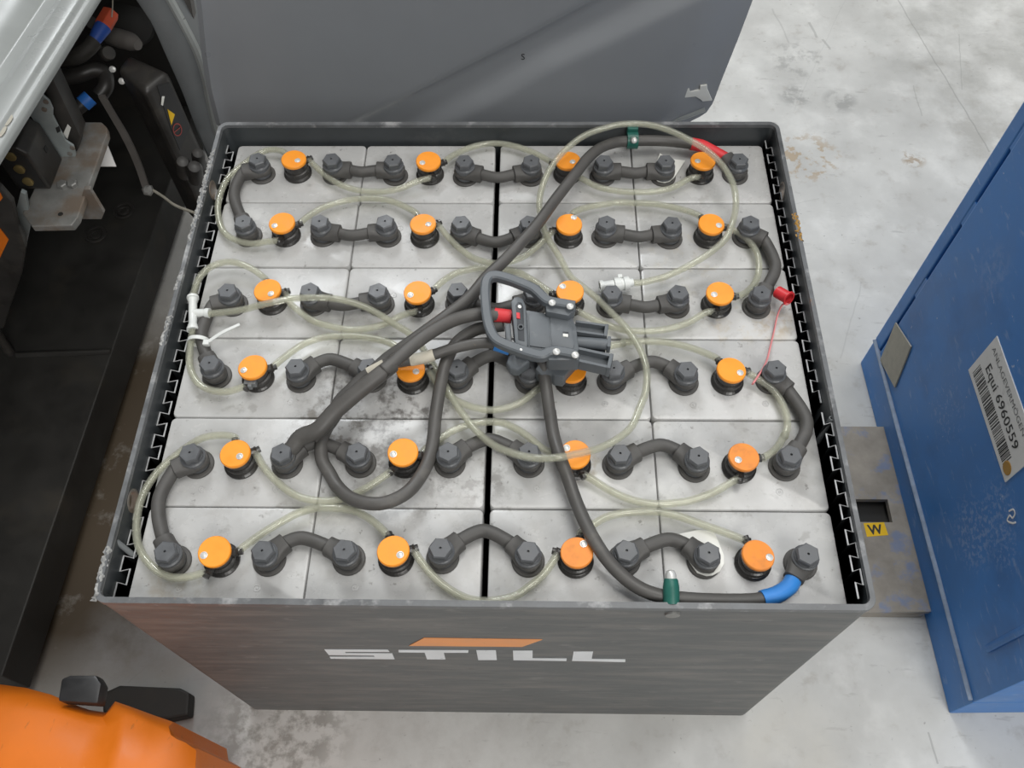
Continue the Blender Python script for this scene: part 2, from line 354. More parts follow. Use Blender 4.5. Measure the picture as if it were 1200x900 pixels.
# ragged scrapes along the rim
def burr(pts, side, mat):
    bm = new(); ys = [U(u, v, H).y for u, v in pts]; y0, y1 = min(ys), max(ys); n = max(8, int((y1-y0)/.003)); x0 = side*(W2-.002)
    t = [bm.verts.new((x0+random.uniform(-.0035, .0035), y0+(y1-y0)*i/n, H+.0006+random.uniform(0, .0014))) for i in range(n+1)]
    l = [bm.verts.new((x0-random.uniform(.0015, .0055), y0+(y1-y0)*i/n+random.uniform(-.001, .001), H-.0015)) for i in range(n+1)]
    r = [bm.verts.new((x0+random.uniform(.0015, .005), y0+(y1-y0)*i/n+random.uniform(-.001, .001), H-.0015)) for i in range(n+1)]
    for i in range(n):
        for p, q in ((l, t), (t, r), (r, l)): bm.faces.new((p[i], p[i+1], q[i+1], q[i]))
    q = finish('rim_burr', bm, mat, tray); q['label'] = 'ragged scraped burr on rim'
burr([(245, 175), (218, 285)], -1, M_rust); burr([(212, 320), (208, 340)], -1, M_rust); burr([(204, 370), (192, 405)], -1, M_rust)
burr([(130, 640), (112, 704)], -1, M_rust); burr([(938, 250), (945, 282)], 1, M_brownspot)
# lettering and mark on the front wall
def front(u, v, d=.0006): return UY(u, v, -d)
def flat_front(name, polys, mat, label):
    bm = new()
    for P in polys: prism(bm, [front(u, v, .0008) for u, v in P], (0, .0007, 0))
    q = finish(name, bm, mat, tray); q['label'] = label
k1 = lambda P: [(370+x/6.316, 740+y/6.316) for x, y in P]
k2 = lambda P: [(550+x/6.316, 740+y/6.316) for x, y in P]
flat_front('logo_letter', [k1([(65, 136), (533, 138), (545, 152), (212, 151), (222, 163), (566, 165), (583, 206), (112, 202), (103, 190), (438, 190), (430, 179), (97, 175)])], M_logo_w, 'white letter S')
flat_front('logo_letter', [k1([(612, 140), (1130, 142), (1128, 158), (947, 158), (960, 207), (824, 207), (806, 157), (614, 155)])], M_logo_w, 'white letter T')
flat_front('logo_letter', [k2([(52, 142), (196, 142), (203, 212), (66, 212)])], M_logo_w, 'white letter I')
flat_front('logo_letter', [k2([(323, 145), (468, 145), (468, 201), (720, 203), (718, 219), (326, 213)])], M_logo_w, 'white letter L')
flat_front('logo_letter', [k2([(772, 152), (915, 152), (905, 206), (1155, 209), (1154, 227), (760, 218)])], M_logo_w, 'white letter L')
flat_front('logo_mark', [[(370+690/6.316, 740+107/6.316), (370+800/6.316, 740+50/6.316), (550+540/6.316, 740+62/6.316), (550+390/6.316, 740+115/6.316)]], M_logo_o, 'orange slanted bar')
bm = new(); lathe(bm, [(.0085, 0), (.008, .0025), (.004, .003)], front(788, 719, 0), 20, (0, -1, 0)); q = finish('bolt_head', bm, M_brkt, tray, True); q['label'] = 'flat steel bolt head'

# ================================================================== CELLS
CX = [-.3962, -.1990, .0011, .2013, .3998]; RY = [.7165, .5996, .4803, .3630, .2438, .1246, .0080]
CX0 = {2: (.0011-.0040, .0011+.0032)}
ORD = ['first', 'second', 'third', 'fourth', 'fifth', 'sixth']
def rowtxt(r): return ORD[5-r]
def coltxt(c): return ORD[3-c]
POLE = [
 [(301, 185.5), (388, 186), (460, 187), (544, 188), (622.5, 188), (708, 188), (780.5, 188), (867, 186)],
 [(284.5, 259), (374, 259), (451, 259), (540, 260), (620, 260), (711, 260), (788, 261), (880, 260)],
 [(266, 340), (362, 339.5), (442, 340), (536, 339), (625, 341), (717.5, 342), (796, 342), (893, 342.5)],
 [(245, 425), (346, 429), (431, 429), (535, 430), (621, 431), (719.5, 431), (806, 432.5), (910, 431)],
 [(222, 530), (329, 530), (417.5, 529), (525, 529), (620, 529), (727, 531), (819, 534), (927.5, 532.5)],
 [(193, 646), (307, 645), (403, 644), (516, 642), (619, 646), (734.5, 645), (831, 647.5), (947.5, 649)]]
BT = .034
PP = [[U(u, v, L+BT) for u, v in row] for row in POLE]
for row in PP:
    for p in row: p.z = L
CAPS = [
 [(344, 186), (502, 188), (665.5, 187.5), (824, 187.5)], [(330, 260.5), (495.5, 261.5), (667, 262), (834, 262)],
 [(313, 339.5), (489, 342), (668, 341), (844, 343)], [(295.5, 429.5), (481, 432), (670, 433), (857.5, 433)],
 [(275, 531), (472, 529.5), (674, 532), (872, 535)], [(251, 646), (460.5, 645), (676, 647), (889, 650)]]
DOT = [
 [(348.7, 188), (495, 191), (671, 190), (817.5, 189)], [(321.7, 264.5), (502, 263), (672.5, 255), (842.5, 264)],
 [(317.5, 344.5), (481, 345.7), (659.5, 335.7), (837, 345)], [(285.5, 434), (487.5, 435.5), (664, 438), (867.5, 436.7)],
 [(281, 535), (461, 532.5), (664, 525), (865, 539)], [(239, 651), (469, 650.5), (684, 637.5), (902, 653)]]
CT = .030
CP = [[U(u, v, L+CT) for u, v in row] for row in CAPS]
def cell_mesh(w, d):
    bm = new(); P = rrect(-w/2, -d/2, w/2, d/2, .006, 4); n = len(P)
    lv = [(0, -.03), (0, -.0022), (-.0008, -.0006), (-.0025, 0)]
    rg = []
    for ins, z in lv:
        f = [bm.verts.new((x*(1+2*ins/w), y*(1+2*ins/d), z)) for x, y in P]; rg.append(f)
    for a, b in zip(rg, rg[1:]):
        for k in range(n): bm.faces.new((a[k], a[(k+1) % n], b[(k+1) % n], b[k]))
    bm.faces.new(rg[0][::-1]); bm.faces.new(rg[-1]); return bm
sealm = None; markm = None
bm = new(); lathe(bm, [(.0188, 0), (.0188, .0022), (.0178, .0032), (.014, .0034), (.014, .0015)], n=28); bmesh.ops.recalc_face_normals(bm, faces=bm.faces); sealm = bpy.data.meshes.new('pole_seal'); bm.to_mesh(sealm); bm.free(); sealm.materials.append(M_rubber)
bm = new(); lathe(bm, [(.0042, 0), (.0042, .0005), (.0034, .0006), (.0032, .0001), (.0014, .0001), (.0012, .0006), (.0004, .0008)], n=16); bmesh.ops.recalc_face_normals(bm, faces=bm.faces); markm = bpy.data.meshes.new('moulded_dot'); bm.to_mesh(markm); bm.free(); markm.materials.append(M_lid)
for r in range(6):
    for c in range(4):
        x0 = CX[c]+(.0033 if c == 2 else .0006); x1 = CX[c+1]-(.0042 if c == 1 else .0006); y1, y0 = RY[r]-.0006, RY[r+1]+.0006
        t = thing('battery_cell', 'pale grey topped battery cell, %s row from lettered tray wall, %s cell from blue machine' % (rowtxt(r), coltxt(c)), 'battery cell', ((x0+x1)/2, (y0+y1)/2, .006), 'battery cells in the tray')
        bm = cell_mesh(x1-x0, y1-y0); dz = random.uniform(-.0006, .0006)
        for v in bm.verts: v.co += V(((x0+x1)/2, (y0+y1)/2, L+dz))
        finish('lid', bm, M_lid, t, True)
        bm = new(); box(bm, (x0+.001, y0+.001, .006), (x1-.001, y1-.001, L-.03)); finish('jar', bm, M_jar, t)
        for k in (0, 1):
            p = PP[r][2*c+k]
            s = link('pole_seal', sealm, None, t); s.location = V((p.x, p.y, L+dz))-t.location
            dx = .024 if k == 0 else -.024
            dyy = .016 if r < 3 else -.030
            if (r, c, k) not in ((0, 3, 0), (5, 3, 0)):
                s = link('moulded_dot', markm, None, t); s.location = V((p.x+(-.016 if k else .016)*(1 if r < 3 else .6)+(.0), p.y+(.017 if r < 3 else -.032), L+dz))-t.location

# ================================================================== CONNECTORS BETWEEN CELLS
bm = new()
lathe(bm, [(.0140, .004), (.0140, .0195), (.0148, .0205), (.0148, .0228), (.0135, .0238), (.0128, .0246), (.0128, .026)], n=24)
hx = [(.0132*math.cos(math.radians(60*k+8)), .0132*math.sin(math.radians(60*k+8))) for k in range(6)]
lo = [bm.verts.new((x, y, .0246)) for x, y in hx]; hi = [bm.verts.new((x, y, .0325)) for x, y in hx]; tp = [bm.verts.new((x*.9, y*.9, BT)) for x, y in hx]
dm = [bm.verts.new((.0016*math.cos(math.radians(60*k)), .0016*math.sin(math.radians(60*k)), BT)) for k in range(6)]; db = [bm.verts.new((v.co.x, v.co.y, BT-.003)) for v in dm]
for k in range(6):
    q = (k+1) % 6
    for a, b in ((lo, hi), (hi, tp), (tp, dm), (dm, db)): bm.faces.new((a[k], a[q], b[q], b[k]))
bm.faces.new(lo[::-1]); bm.faces.new(db)
bmesh.ops.recalc_face_normals(bm, faces=bm.faces); boltm = bpy.data.meshes.new('pole_bolt'); bm.to_mesh(boltm); bm.free(); boltm.materials.append(M_hex)
def pole_bolt(t, p):
    b = link('pole_bolt', boltm, None, t); b.location = V((p.x, p.y, L))-t.location; b.rotation_euler = (0, 0, random.uniform(0, 1.05)); return b
def lug(t, p, q, name='lug'):
    """rubber moulded lug from pole p towards point q"""
    d = V((q.x-p.x, q.y-p.y, 0)).normalized(); bm = new(); c = V((p.x, p.y, L+.0125))
    path = [c-d*.0150, c-d*.0125, c-d*.006, c+d*.006, c+d*.013, c+d*.019, c+d*.0255, c+d*.0262]
    sec = []
    for k in range(16):
        a = 2*math.pi*k/16; sec.append((math.copysign(abs(math.cos(a))**.7, math.cos(a)), math.copysign(abs(math.sin(a))**.7, math.sin(a))))
    Rw = [.006, .0105, .0145, .0150, .0128, .0116, .0114, .0100]; Rh = [.0055, .0062, .0066, .0072, .0092, .0106, .0112, .0100]
    nz = V((0, 0, 1)); bi = d.cross(nz); rings = []
    for pt, a, b in zip(path, Rw, Rh): rings.append([bm.verts.new(pt+bi*x*a+nz*y*b) for x, y in sec])
    for i in range(len(rings)-1):
        for k in range(16): bm.faces.new((rings[i][k], rings[i][(k+1) % 16], rings[i+1][(k+1) % 16], rings[i+1][k]))
    bm.faces.new(rings[0][::-1]); bm.faces.new(rings[-1])
    finish(name, bm, M_rubber, t, True)
    return c+d*.0255
def connector(pa, pb, mids, label):
    t = thing('cell_connector', label, 'connector', (pa.x, pa.y, L), 'rubber cell connectors')
    M_ = [U(u, v, L+.0125) for u, v in mids]
    ea, eb = lug(t, pa, M_[0]), lug(t, pb, M_[-1])
    pts = [ea-(ea-V((pa.x, pa.y, ea.z)))*.3, ea]+(M_[1:-1] if len(M_) > 2 else M_)+[eb, eb-(eb-V((pb.x, pb.y, eb.z)))*.3]
    bm = new(); sweep(bm, catmull(pts, 6), .0080, 14); finish('cable', bm, M_rubber, t, True)
    pole_bolt(t, pa); pole_bolt(t, pb); return t
SAG = {0: 15, 1: 17, 2: 18, 3: -8, 4: -11, 5: -14}
CSAG = {(0, 1): 20, (1, 1): 24, (2, 1): 22, (3, 1): -14, (4, 1): -14, (5, 1): -22}
for r in range(6):
    for k in range(3):
        a, b = POLE[r][2*k+1], POLE[r][2*k+2]; s = CSAG.get((r, k), SAG[r]); mx, my = (a[0]+b[0])/2, (a[1]+b[1])/2
        wd = b[0]-a[0]; s0 = s+ (0 if s > 0 else 0)
        # direction of each lug: towards a point a third in
        f_ = .80 if s > 0 else .95; m1 = (a[0]+wd*.30, my+s*f_+(1 if s > 0 else 4)); m2 = (b[0]-wd*.30, my+s*f_+(1 if s > 0 else 4))
        t = connector(PP[r][2*k+1], PP[r][2*k+2], [m1, (mx, my+s), m2], 'black connector bridging %s and %s cells from blue machine, %s row from lettered wall' % (coltxt(k), coltxt(k+1), rowtxt(r)))
connector(PP[0][0], PP[1][0], [(285, 202), (275, 222), (276, 238), (281, 250)], 'curved black connector joining the end poles of sixth and fifth rows on the truck side')
connector(PP[2][0], PP[3][0], [(248, 358), (239, 380), (236, 395), (238, 410)], 'curved black connector behind the white hose tee and cable tie')
connector(PP[4][0], PP[5][0], [(203, 551), (188, 580), (186, 605), (190, 628)], 'curved black connector joining first and second rows from lettered wall on truck side')
connector(PP[1][7], PP[2][7], [(892, 280), (906, 302), (908, 318), (900, 334)], 'curved black connector ending beside the small red cap')
connector(PP[3][7], PP[4][7], [(926, 460), (942, 485), (945, 503), (937, 522)], 'curved black connector with a scuffed lug on the blue machine side')

# ================================================================== VENT PLUGS
def capmesh(nm, mat):
    bm = new(); lathe(bm, [(.0170, -.0052), (.0180, -.0045), (.0181, -.0012), (.0172, 0)], n=36); bmesh.ops.recalc_face_normals(bm, faces=bm.faces)
    me = bpy.data.meshes.new(nm); bm.to_mesh(me); bm.free(); me.materials.append(mat)
    for p in me.polygons: p.use_smooth = True
    me.set_sharp_from_angle(angle=math.radians(30)); return me
capm, capmd = capmesh('cap', M_orange), capmesh('cap', M_orange_dirty)
bm = new(); lathe(bm, [(.0205, 0), (.0205, .0025), (.0186, .004), (.0178, .0045), (.0172, .009), (.0180, .0095), (.0180, .012), (.0160, .013), (.0155, CT-.005)], n=32); bmesh.ops.recalc_face_normals(bm, faces=bm.faces); stemm = bpy.data.meshes.new('stem'); bm.to_mesh(stemm); bm.free(); stemm.materials.append(M_stem)
bm = new(); lathe(bm, [(.0042, 0), (.0042, .0010), (.0034, .0011), (.0032, .0004), (.0022, .0009), (.0006, .0011)], n=16); bmesh.ops.recalc_face_normals(bm, faces=bm.faces); dotm = bpy.data.meshes.new('float_indicator'); bm.to_mesh(dotm); bm.free(); dotm.materials.append(M_silver)
bm = new(); sweep(bm, [V((0, 0, 0)), V((.006, 0, 0)), V((.0085, 0, 0)), V((.009, 0, 0)), V((.013, 0, 0))], [.0048, .0048, .0056, .004, .004], 10); bmesh.ops.recalc_face_normals(bm, faces=bm.faces); nipm = bpy.data.meshes.new('hose_nipple'); bm.to_mesh(nipm); bm.free(); nipm.materials.append(M_stem)
NIPS = {}
for r in range(6):
    for c in range(4):
        p = CP[r][c]; base = V((p.x, p.y, L))
        t = thing('vent_plug', 'orange capped vent plug, %s row from lettered tray wall, %s from blue machine' % (rowtxt(r), coltxt(c)), 'vent plug', base, 'orange vent plugs on the cells')
        link('stem', stemm, None, t)
        cp = link('cap', capmd if (r, c) in ((5, 3), (5, 2), (4, 3)) else capm, None, t); cp.location = (0, 0, CT); cp.rotation_euler = (random.uniform(-.06, .06), random.uniform(-.06, .06), 0)
        if (r, c) == (5, 3): cp.rotation_euler = (-.08, .10, 0)
        if (r, c) == (5, 3): cp['label'] = 'grimy brownish orange cap'
        d = U(*DOT[r][c], L+CT); dd = link('float_indicator', dotm, None, cp); dd.location = V((d.x-p.x, d.y-p.y, -.0003))
        NIPS[(r, c)] = t

# ================================================================== WATER HOSES
Zb = {'A': (200, 130), 'B': (450, 130), 'C': (680, 130), 'D': (180, 300), 'E': (450, 300), 'F': (680, 300), 'G': (100, 480), 'H': (380, 480), 'I': (660, 480)}
def zz(spec):
    out = []
    for k, pts in spec:
        for x, y in pts: out.append((Zb[k][0]+x/4, Zb[k][1]+y/4))
    return out
HR = .0047
def hose(spec, a, b, label, zmid=.012, grp='clear hoses linking the vent plugs'):
    px = zz(spec); n = len(px); pts = []
    ca = CP[a[0]][a[1]] if a else None
    cb = CP[b[0]][b[1]] if b else None
    for i, (u, v) in enumerate(px):
        t = i/(n-1); e = min(t, 1-t)*2
        pts.append(U(u, v, L+.0165+(zmid-.0165)*min(1, e*1.6)))
    ends = []
    for cc, pt, nx in ((ca, pts[0], pts[1]), (cb, pts[-1], pts[-2])):
        if cc is None: continue
        th = a if pt is pts[0] else b
        d = V((pt.x-cc.x, pt.y-cc.y, 0)); ln = d.length; d.normalize()
        nip = link('hose_nipple', nipm, None, NIPS[th]); nip.location = d*.0145+V((0, 0, .0165)); nip.rotation_euler = (0, 0, math.atan2(d.y, d.x))
        ends.append((pt is pts[0], V((cc.x, cc.y, L+.0165))+d*.021))
    for first, q in ends:
        if first:
            while len(pts) > 3 and (V((pts[0].x, pts[0].y, 0))-V((CP[a[0]][a[1]].x, CP[a[0]][a[1]].y, 0))).length < .025: pts.pop(0)
            pts.insert(0, q)
        else:
            while len(pts) > 3 and (V((pts[-1].x, pts[-1].y, 0))-V((CP[b[0]][b[1]].x, CP[b[0]][b[1]].y, 0))).length < .025: pts.pop()
            pts.append(q)
    bm = new(); hollow(bm, catmull(pts, 6), HR, HR-.0016, 12)
    o = finish('water_hose', bm, M_hose, None, 'all', org=V((pts[0].x, pts[0].y, L)))
    return tag(o, label, 'hose', grp)
def hl(r, c): return 'clear hose between %s and %s vent plugs from blue machine, %s row from lettered wall' % (coltxt(c), coltxt(c+1), rowtxt(r))
hose([('A', [(525, 190), (480, 182), (430, 192), (360, 237), (272, 310), (230, 400), (222, 480), (245, 560), (300, 603), (380, 622), (450, 613), (520, 592)])], (0, 0), (1, 0), 'clear hose looping from sixth to fifth row vent plugs on truck side')
hose([('A', [(640, 230), (700, 280), (770, 332), (850, 365), (920, 378), (1000, 378), (1080, 362), (1150, 332)]), ('B', [(220, 285)])], (0, 0), (0, 1), hl(0, 0))
hose([('B', [(270, 245), (330, 205), (420, 167), (520, 152), (620, 167), (710, 200), (790, 245)])], (0, 1), (0, 2), hl(0, 1))
hose([('B', [(905, 305), (1000, 355), (1100, 376)]), ('C', [(250, 380), (340, 378), (430, 360), (520, 315), (570, 290)])], (0, 2), (0, 3), hl(0, 2))
hose([('A', [(590, 535), (650, 490), (720, 450), (800, 425), (880, 412), (960, 410), (1040, 425), (1100, 450), (1150, 478)])], (1, 0), (1, 1), hl(1, 0))
hose([('B', [(245, 530), (300, 590), (350, 640), (420, 690), (500, 712), (560, 712), (640, 690), (700, 650), (750, 605), (800, 560)])], (1, 1), (1, 2), hl(1, 1))
hose([('B', [(890, 475), (960, 450), (1050, 435)]), ('C', [(170, 430), (270, 432), (360, 438), (450, 455), (520, 475), (565, 495)])], (1, 2), (1, 3), hl(1, 2))
hose([('C', [(690, 545), (740, 570), (790, 610), (825, 660), (838, 720), (830, 780), (800, 830), (760, 860), (725, 870)])], (1, 3), (2, 3), 'clear hose looping from fifth to fourth row vent plugs on blue machine side')
hose([('D', [(610, 170), (640, 220), (690, 265), (750, 305), (830, 330), (920, 345), (1000, 340), (1080, 320), (1150, 285)]), ('E', [(110, 270), (165, 235)])], (2, 0), (2, 1), hl(2, 0))
hose([('E', [(225, 165), (280, 115), (340, 80), (420, 60), (480, 55), (560, 62), (630, 78), (700, 115), (750, 150), (800, 180)])], (2, 1), (2, 2), hl(2, 1))
hose([('E', [(890, 240), (940, 275), (1010, 310), (1080, 335)]), ('F', [(220, 350), (320, 352), (420, 340), (510, 310), (590, 265), (640, 240)])], (2, 2), (2, 3), hl(2, 2))
hose([('D', [(550, 525), (620, 470), (700, 415), (780, 385), (870, 375), (960, 377), (1040, 388), (1100, 405), (1160, 440)]), ('E', [(70, 475)])], (3, 0), (3, 1), hl(3, 0))
hose([('E', [(195, 530), (250, 600), (300, 650), (350, 682), (420, 710), (500, 722), (580, 710), (650, 680), (720, 625), (790, 575)])], (3, 1), (3, 2), hl(3, 1))
hose([('E', [(960, 455), (1050, 425), (1120, 410)]), ('F', [(200, 405), (280, 400), (380, 402), (480, 420), (560, 445), (640, 480)])], (3, 2), (3, 3), hl(3, 2))
hose([('F', [(780, 540), (840, 580), (900, 625), (940, 680), (965, 740), (970, 800), (955, 850)]), ('I', [(1040, 115), (1000, 180), (945, 222)])], (3, 3), (4, 3), 'clear hose looping from third to second row vent plugs on blue machine side')
hose([('G', [(700, 130), (640, 120), (560, 130), (500, 160), (430, 210), (350, 280), (290, 360), (255, 440), (240, 530), (245, 620), (275, 690), (330, 750), (400, 785), (480, 785), (545, 768), (585, 750)])], (4, 0), (5, 0), 'clear hose looping from second to first row vent plugs on truck side')
hose([('G', [(780, 200), (830, 260), (880, 320), (950, 380), (1020, 415), (1100, 428)]), ('H', [(60, 425), (130, 400), (200, 365), (270, 320), (320, 285)])], (4, 0), (4, 1), hl(4, 0))
hose([('H', [(440, 215), (480, 180), (540, 140), (600, 100), (680, 70), (760, 58), (830, 62), (900, 90), (960, 130), (1020, 180), (1080, 215)])], (4, 1), (4, 2), hl(4, 1))
hose([('I', [(80, 285), (140, 330), (220, 380), (310, 420), (400, 440), (500, 440), (600, 425), (700, 390), (780, 345), (830, 308)])], (4, 2), (4, 3), hl(4, 2))
hose([('G', [(700, 670), (760, 630), (830, 580), (920, 525), (1010, 480), (1100, 460)]), ('H', [(60, 462), (140, 475), (210, 510), (260, 550), (305, 588)])], (5, 0), (5, 1), hl(5, 0))
hose([('H', [(410, 655), (460, 720), (520, 790), (590, 845), (670, 885), (750, 897), (830, 890), (900, 870), (960, 830), (1020, 780), (1070, 715), (1105, 670)])], (5, 1), (5, 2), hl(5, 1))
hose([('I', [(85, 575), (140, 540), (200, 505), (280, 485), (360, 478), (450, 480), (540, 500), (640, 535), (740, 570), (820, 600), (865, 622)])], (5, 2), (5, 3), hl(5, 2))
# hoses at the tee
hose([('D', [(185, 205), (195, 150), (220, 95), (270, 50), (340, 28), (400, 35), (460, 60), (510, 95), (530, 115)])], None, (2, 0), 'clear hose arching from the white tee to a vent plug', .02)
hose([('D', [(185, 345), (172, 420), (168, 500), (185, 560), (220, 605), (280, 632), (350, 635), (410, 617), (445, 603)])], None, (3, 0), 'clear hose held by a white cable tie below the tee', .016)
# long filling hose
FH = [('D', 250, 272, .020), ('D', 400, 255, .030), ('D', 520, 225, .042), ('D', 650, 200, .040), ('D', 780, 195, .040), ('D', 880, 205, .036), ('D', 980, 235, .030), ('D', 1060, 275, .026), ('D', 1130, 320, .024),
      ('E', 130, 372, .020), ('E', 200, 460, .014), ('E', 250, 545, .014), ('E', 300, 630, .022), ('E', 345, 705, .024), ('E', 400, 780, .026), ('E', 450, 835, .030),
      ('H', 800, 170, .040), ('H', 900, 210, .050), ('H', 1000, 228, .052), ('H', 1100, 224, .056), ('I', 40, 212, .050), ('I', 100, 200, .045), ('I', 170, 180, .038), ('I', 250, 140, .036), ('I', 320, 80, .034),
      ('F', 275, 720, .032), ('F', 305, 640, .032), ('F', 312, 550, .036), ('F', 295, 470, .034), ('F', 260, 400, .030), ('F', 210, 330, .026), ('F', 150, 270, .024), ('F', 80, 200, .022), ('F', 0, 135, .022),
      ('B', 870, 770, .022), ('B', 820, 680, .022), ('B', 770, 600, .022), ('B', 742, 520, .024), ('B', 728, 430, .030), ('B', 750, 330, .042), ('B', 800, 240, .048), ('B', 870, 165, .052), ('B', 950, 110, .057), ('B', 1050, 76, .060),
      ('C', 200, 62, .062), ('C', 300, 62, .062), ('C', 400, 85, .060), ('C', 500, 130, .056), ('C', 600, 190, .050), ('C', 670, 260, .046), ('C', 715, 340, .042), ('C', 730, 430, .040), ('C', 715, 520, .040), ('C', 680, 600, .036), ('C', 600, 670, .028), ('C', 500, 730, .022), ('C', 400, 775, .018), ('C', 300, 802, .016), ('C', 245, 806, .016)]
bm = new(); fp = [U(Zb[k][0]+x/4, Zb[k][1]+y/4, L+z) for k, x, y, z in FH]; hollow(bm, catmull(fp, 5), HR, HR-.0016, 12)
tag(finish('filling_hose', bm, M_hose, None, 'all', org=V((fp[0].x, fp[0].y, L))), 'long clear filling hose snaking over the cables in a wide loop', 'hose')
# tee, coupling, tie
t = thing('hose_tee', 'white plastic hose tee beside the scraped tray rim', 'fitting', U(226, 368, L))
a, m_, b, s = U(226, 349, L+.0185), U(227, 367, L+.0185), U(226, 386, L+.0185), U(246, 367, L+.020)
bm = new(); sweep(bm, [a, a.lerp(b, .12), a.lerp(b, .15), a.lerp(b, .85), a.lerp(b, .88), b], [.0066, .0066, .0055, .0055, .0066, .0066], 12); finish('run', bm, M_nylon, t, True)
bm = new(); sweep(bm, [m_, m_.lerp(s, .7), m_.lerp(s, .74), s], [.0058, .0056, .0068, .0068], 12); finish('branch', bm, M_nylon, t, True)
for q in (a, b):
    bm = new(); d = (b-a).normalized(); hollow(bm, [q-d*.0018, q+d*.0018], .0078, .0062, 14); finish('collar', bm, M_nylon, t, True)
t = thing('cable_tie', 'white nylon cable tie with its tail sticking out', 'cable tie', U(226, 399, L))
bm = new(); c = U(229, 400, L+.014); ax = V((.05, 1, 0)).normalized(); sd = V((1, 0, 0)).cross(V((0, 0, 0)))
ring = [c+V((math.cos(i/24*2*math.pi)*.0135+.004, 0, math.sin(i/24*2*math.pi)*.0105)) for i in range(25)]
sweep(bm, ring, .0016, 8, section=[(1.6, .45), (-1.6, .45), (-1.6, -.45), (1.6, -.45)], cap=False); finish('band', bm, M_nylon, t, True)
bm = new(); h0 = U(242, 402, L+.021); 
box(bm, h0-V((.004, .004, .003)), h0+V((.004, .004, .003))); bevel(bm, .001); finish('head', bm, M_nylon, t)
bm = new(); sweep(bm, catmull([h0, U(260, 390, L+.026), U(281, 380, L+.028)], 5), [.0015, .0012], 8, section=[(1.6, .5), (-1.6, .5), (-1.6, -.5), (1.6, -.5)]); finish('tail', bm, M_nylon, t)
t = thing('quick_coupling', 'white ribbed quick coupling on the free end of filling hose', 'fitting', U(735, 332, L))
a, b = U(742, 331, L+.016), U(705, 336, L+.016)
bm = new(); sweep(bm, [a, a.lerp(b, .12), a.lerp(b, .14), a.lerp(b, .30), a.lerp(b, .32), a.lerp(b, .38), a.lerp(b, .40), a.lerp(b, .60), a.lerp(b, .62), b], [.0055, .006, .0095, .0095, .0078, .0078, .0100, .0100, .0072, .0070], 16); finish('sleeve', bm, M_nylon, t, True)
bm = new(); hollow(bm, [a.lerp(b, .95), a.lerp(b, 1.06)], .0088, .006, 16); finish('end_collar', bm, M_nylon, t, True)
bm = new(); c = a.lerp(b, .42)+V((0, .009, .004)); box(bm, c-V((.003, .002, .002)), c+V((.003, .003, .003))); bevel(bm, .0008); finish('release_tab', bm, M_nylon, t)
t = thing('hose_clip', 'small grey clip where a hose meets a vent plug', 'fitting', U(293, 448, L))
bm = new(); c = U(294, 449, L+.018); box(bm, c-V((.0075, .004, .004)), c+V((.0075, .004, .005))); bevel(bm, .001); finish('clip_body', bm, M_tubegrey, t)
bm = new(); box(bm, c+V((-.002, -.008, -.003)), c+V((.003, .004, .0055))); bevel(bm, .001); finish('clip_tongue', bm, M_tubegrey, t)

# ================================================================== POWER CABLES
def zc(spec): return [U(Zb[k][0]+x/4, Zb[k][1]+y/4, L+z) for k, x, y, z in spec]
# positive main cable
p7 = PP[0][7]
t = thing('power_cable', 'thick black cable with red sleeve running from corner pole diagonally over the cells', 'cable', (p7.x, p7.y, L), 'heavy power cables')
e = lug(t, p7, U(842, 178, L+.0125)); pole_bolt(t, p7)
red = [e-(e-V((p7.x, p7.y, e.z)))*.3, e, U(832, 176, L+.015), U(822, 171, L+.017), U(810, 168.5, L+.019)]
bm = new(); sweep(bm, catmull(red, 5), .0092, 16); finish('red_sleeve', bm, M_red, t, True)['label'] = 'red heat shrink sleeve'
A_ = [red[-2], red[-1]]+zc([('C', 400, 141, .020), ('C', 280, 139, .022), ('C', 200, 143, .024), ('B', 1070, 152, .026), ('B', 1010, 176, .030), ('B', 955, 222, .038), ('B', 905, 285, .044), ('B', 870, 330, .046), ('B', 800, 420, .046), ('B', 720, 530, .048), ('B', 640, 620, .048), ('B', 560, 705, .046), ('B', 480, 780, .046),
    ('E', 400, 195, .048), ('E', 300, 275, .050), ('E', 200, 348, .048), ('E', 100, 420, .044), ('E', 0, 492, .036), ('D', 960, 612, .032), ('D', 890, 690, .028), ('D', 830, 780, .024),
    ('G', 1140, 70, .020), ('G', 1110, 140, .018), ('G', 1108, 230, .016), ('H', 25, 300, .014), ('H', 65, 365, .016), ('H', 130, 418, .024), ('H', 220, 441, .030), ('H', 310, 430, .030), ('H', 400, 378, .028), ('H', 465, 290, .024), ('H', 500, 200, .020), ('H', 515, 100, .020),
    ('E', 240, 760, .022), ('E', 262, 620, .028), ('E', 290, 500, .034), ('E', 330, 420, .036), ('E', 385, 370, .040), ('E', 450, 340, .046), ('E', 560, 325, .052)])
bm = new(); sweep(bm, catmull(A_, 5), .0079, 16); finish('jacket', bm, M_cable, t, True)
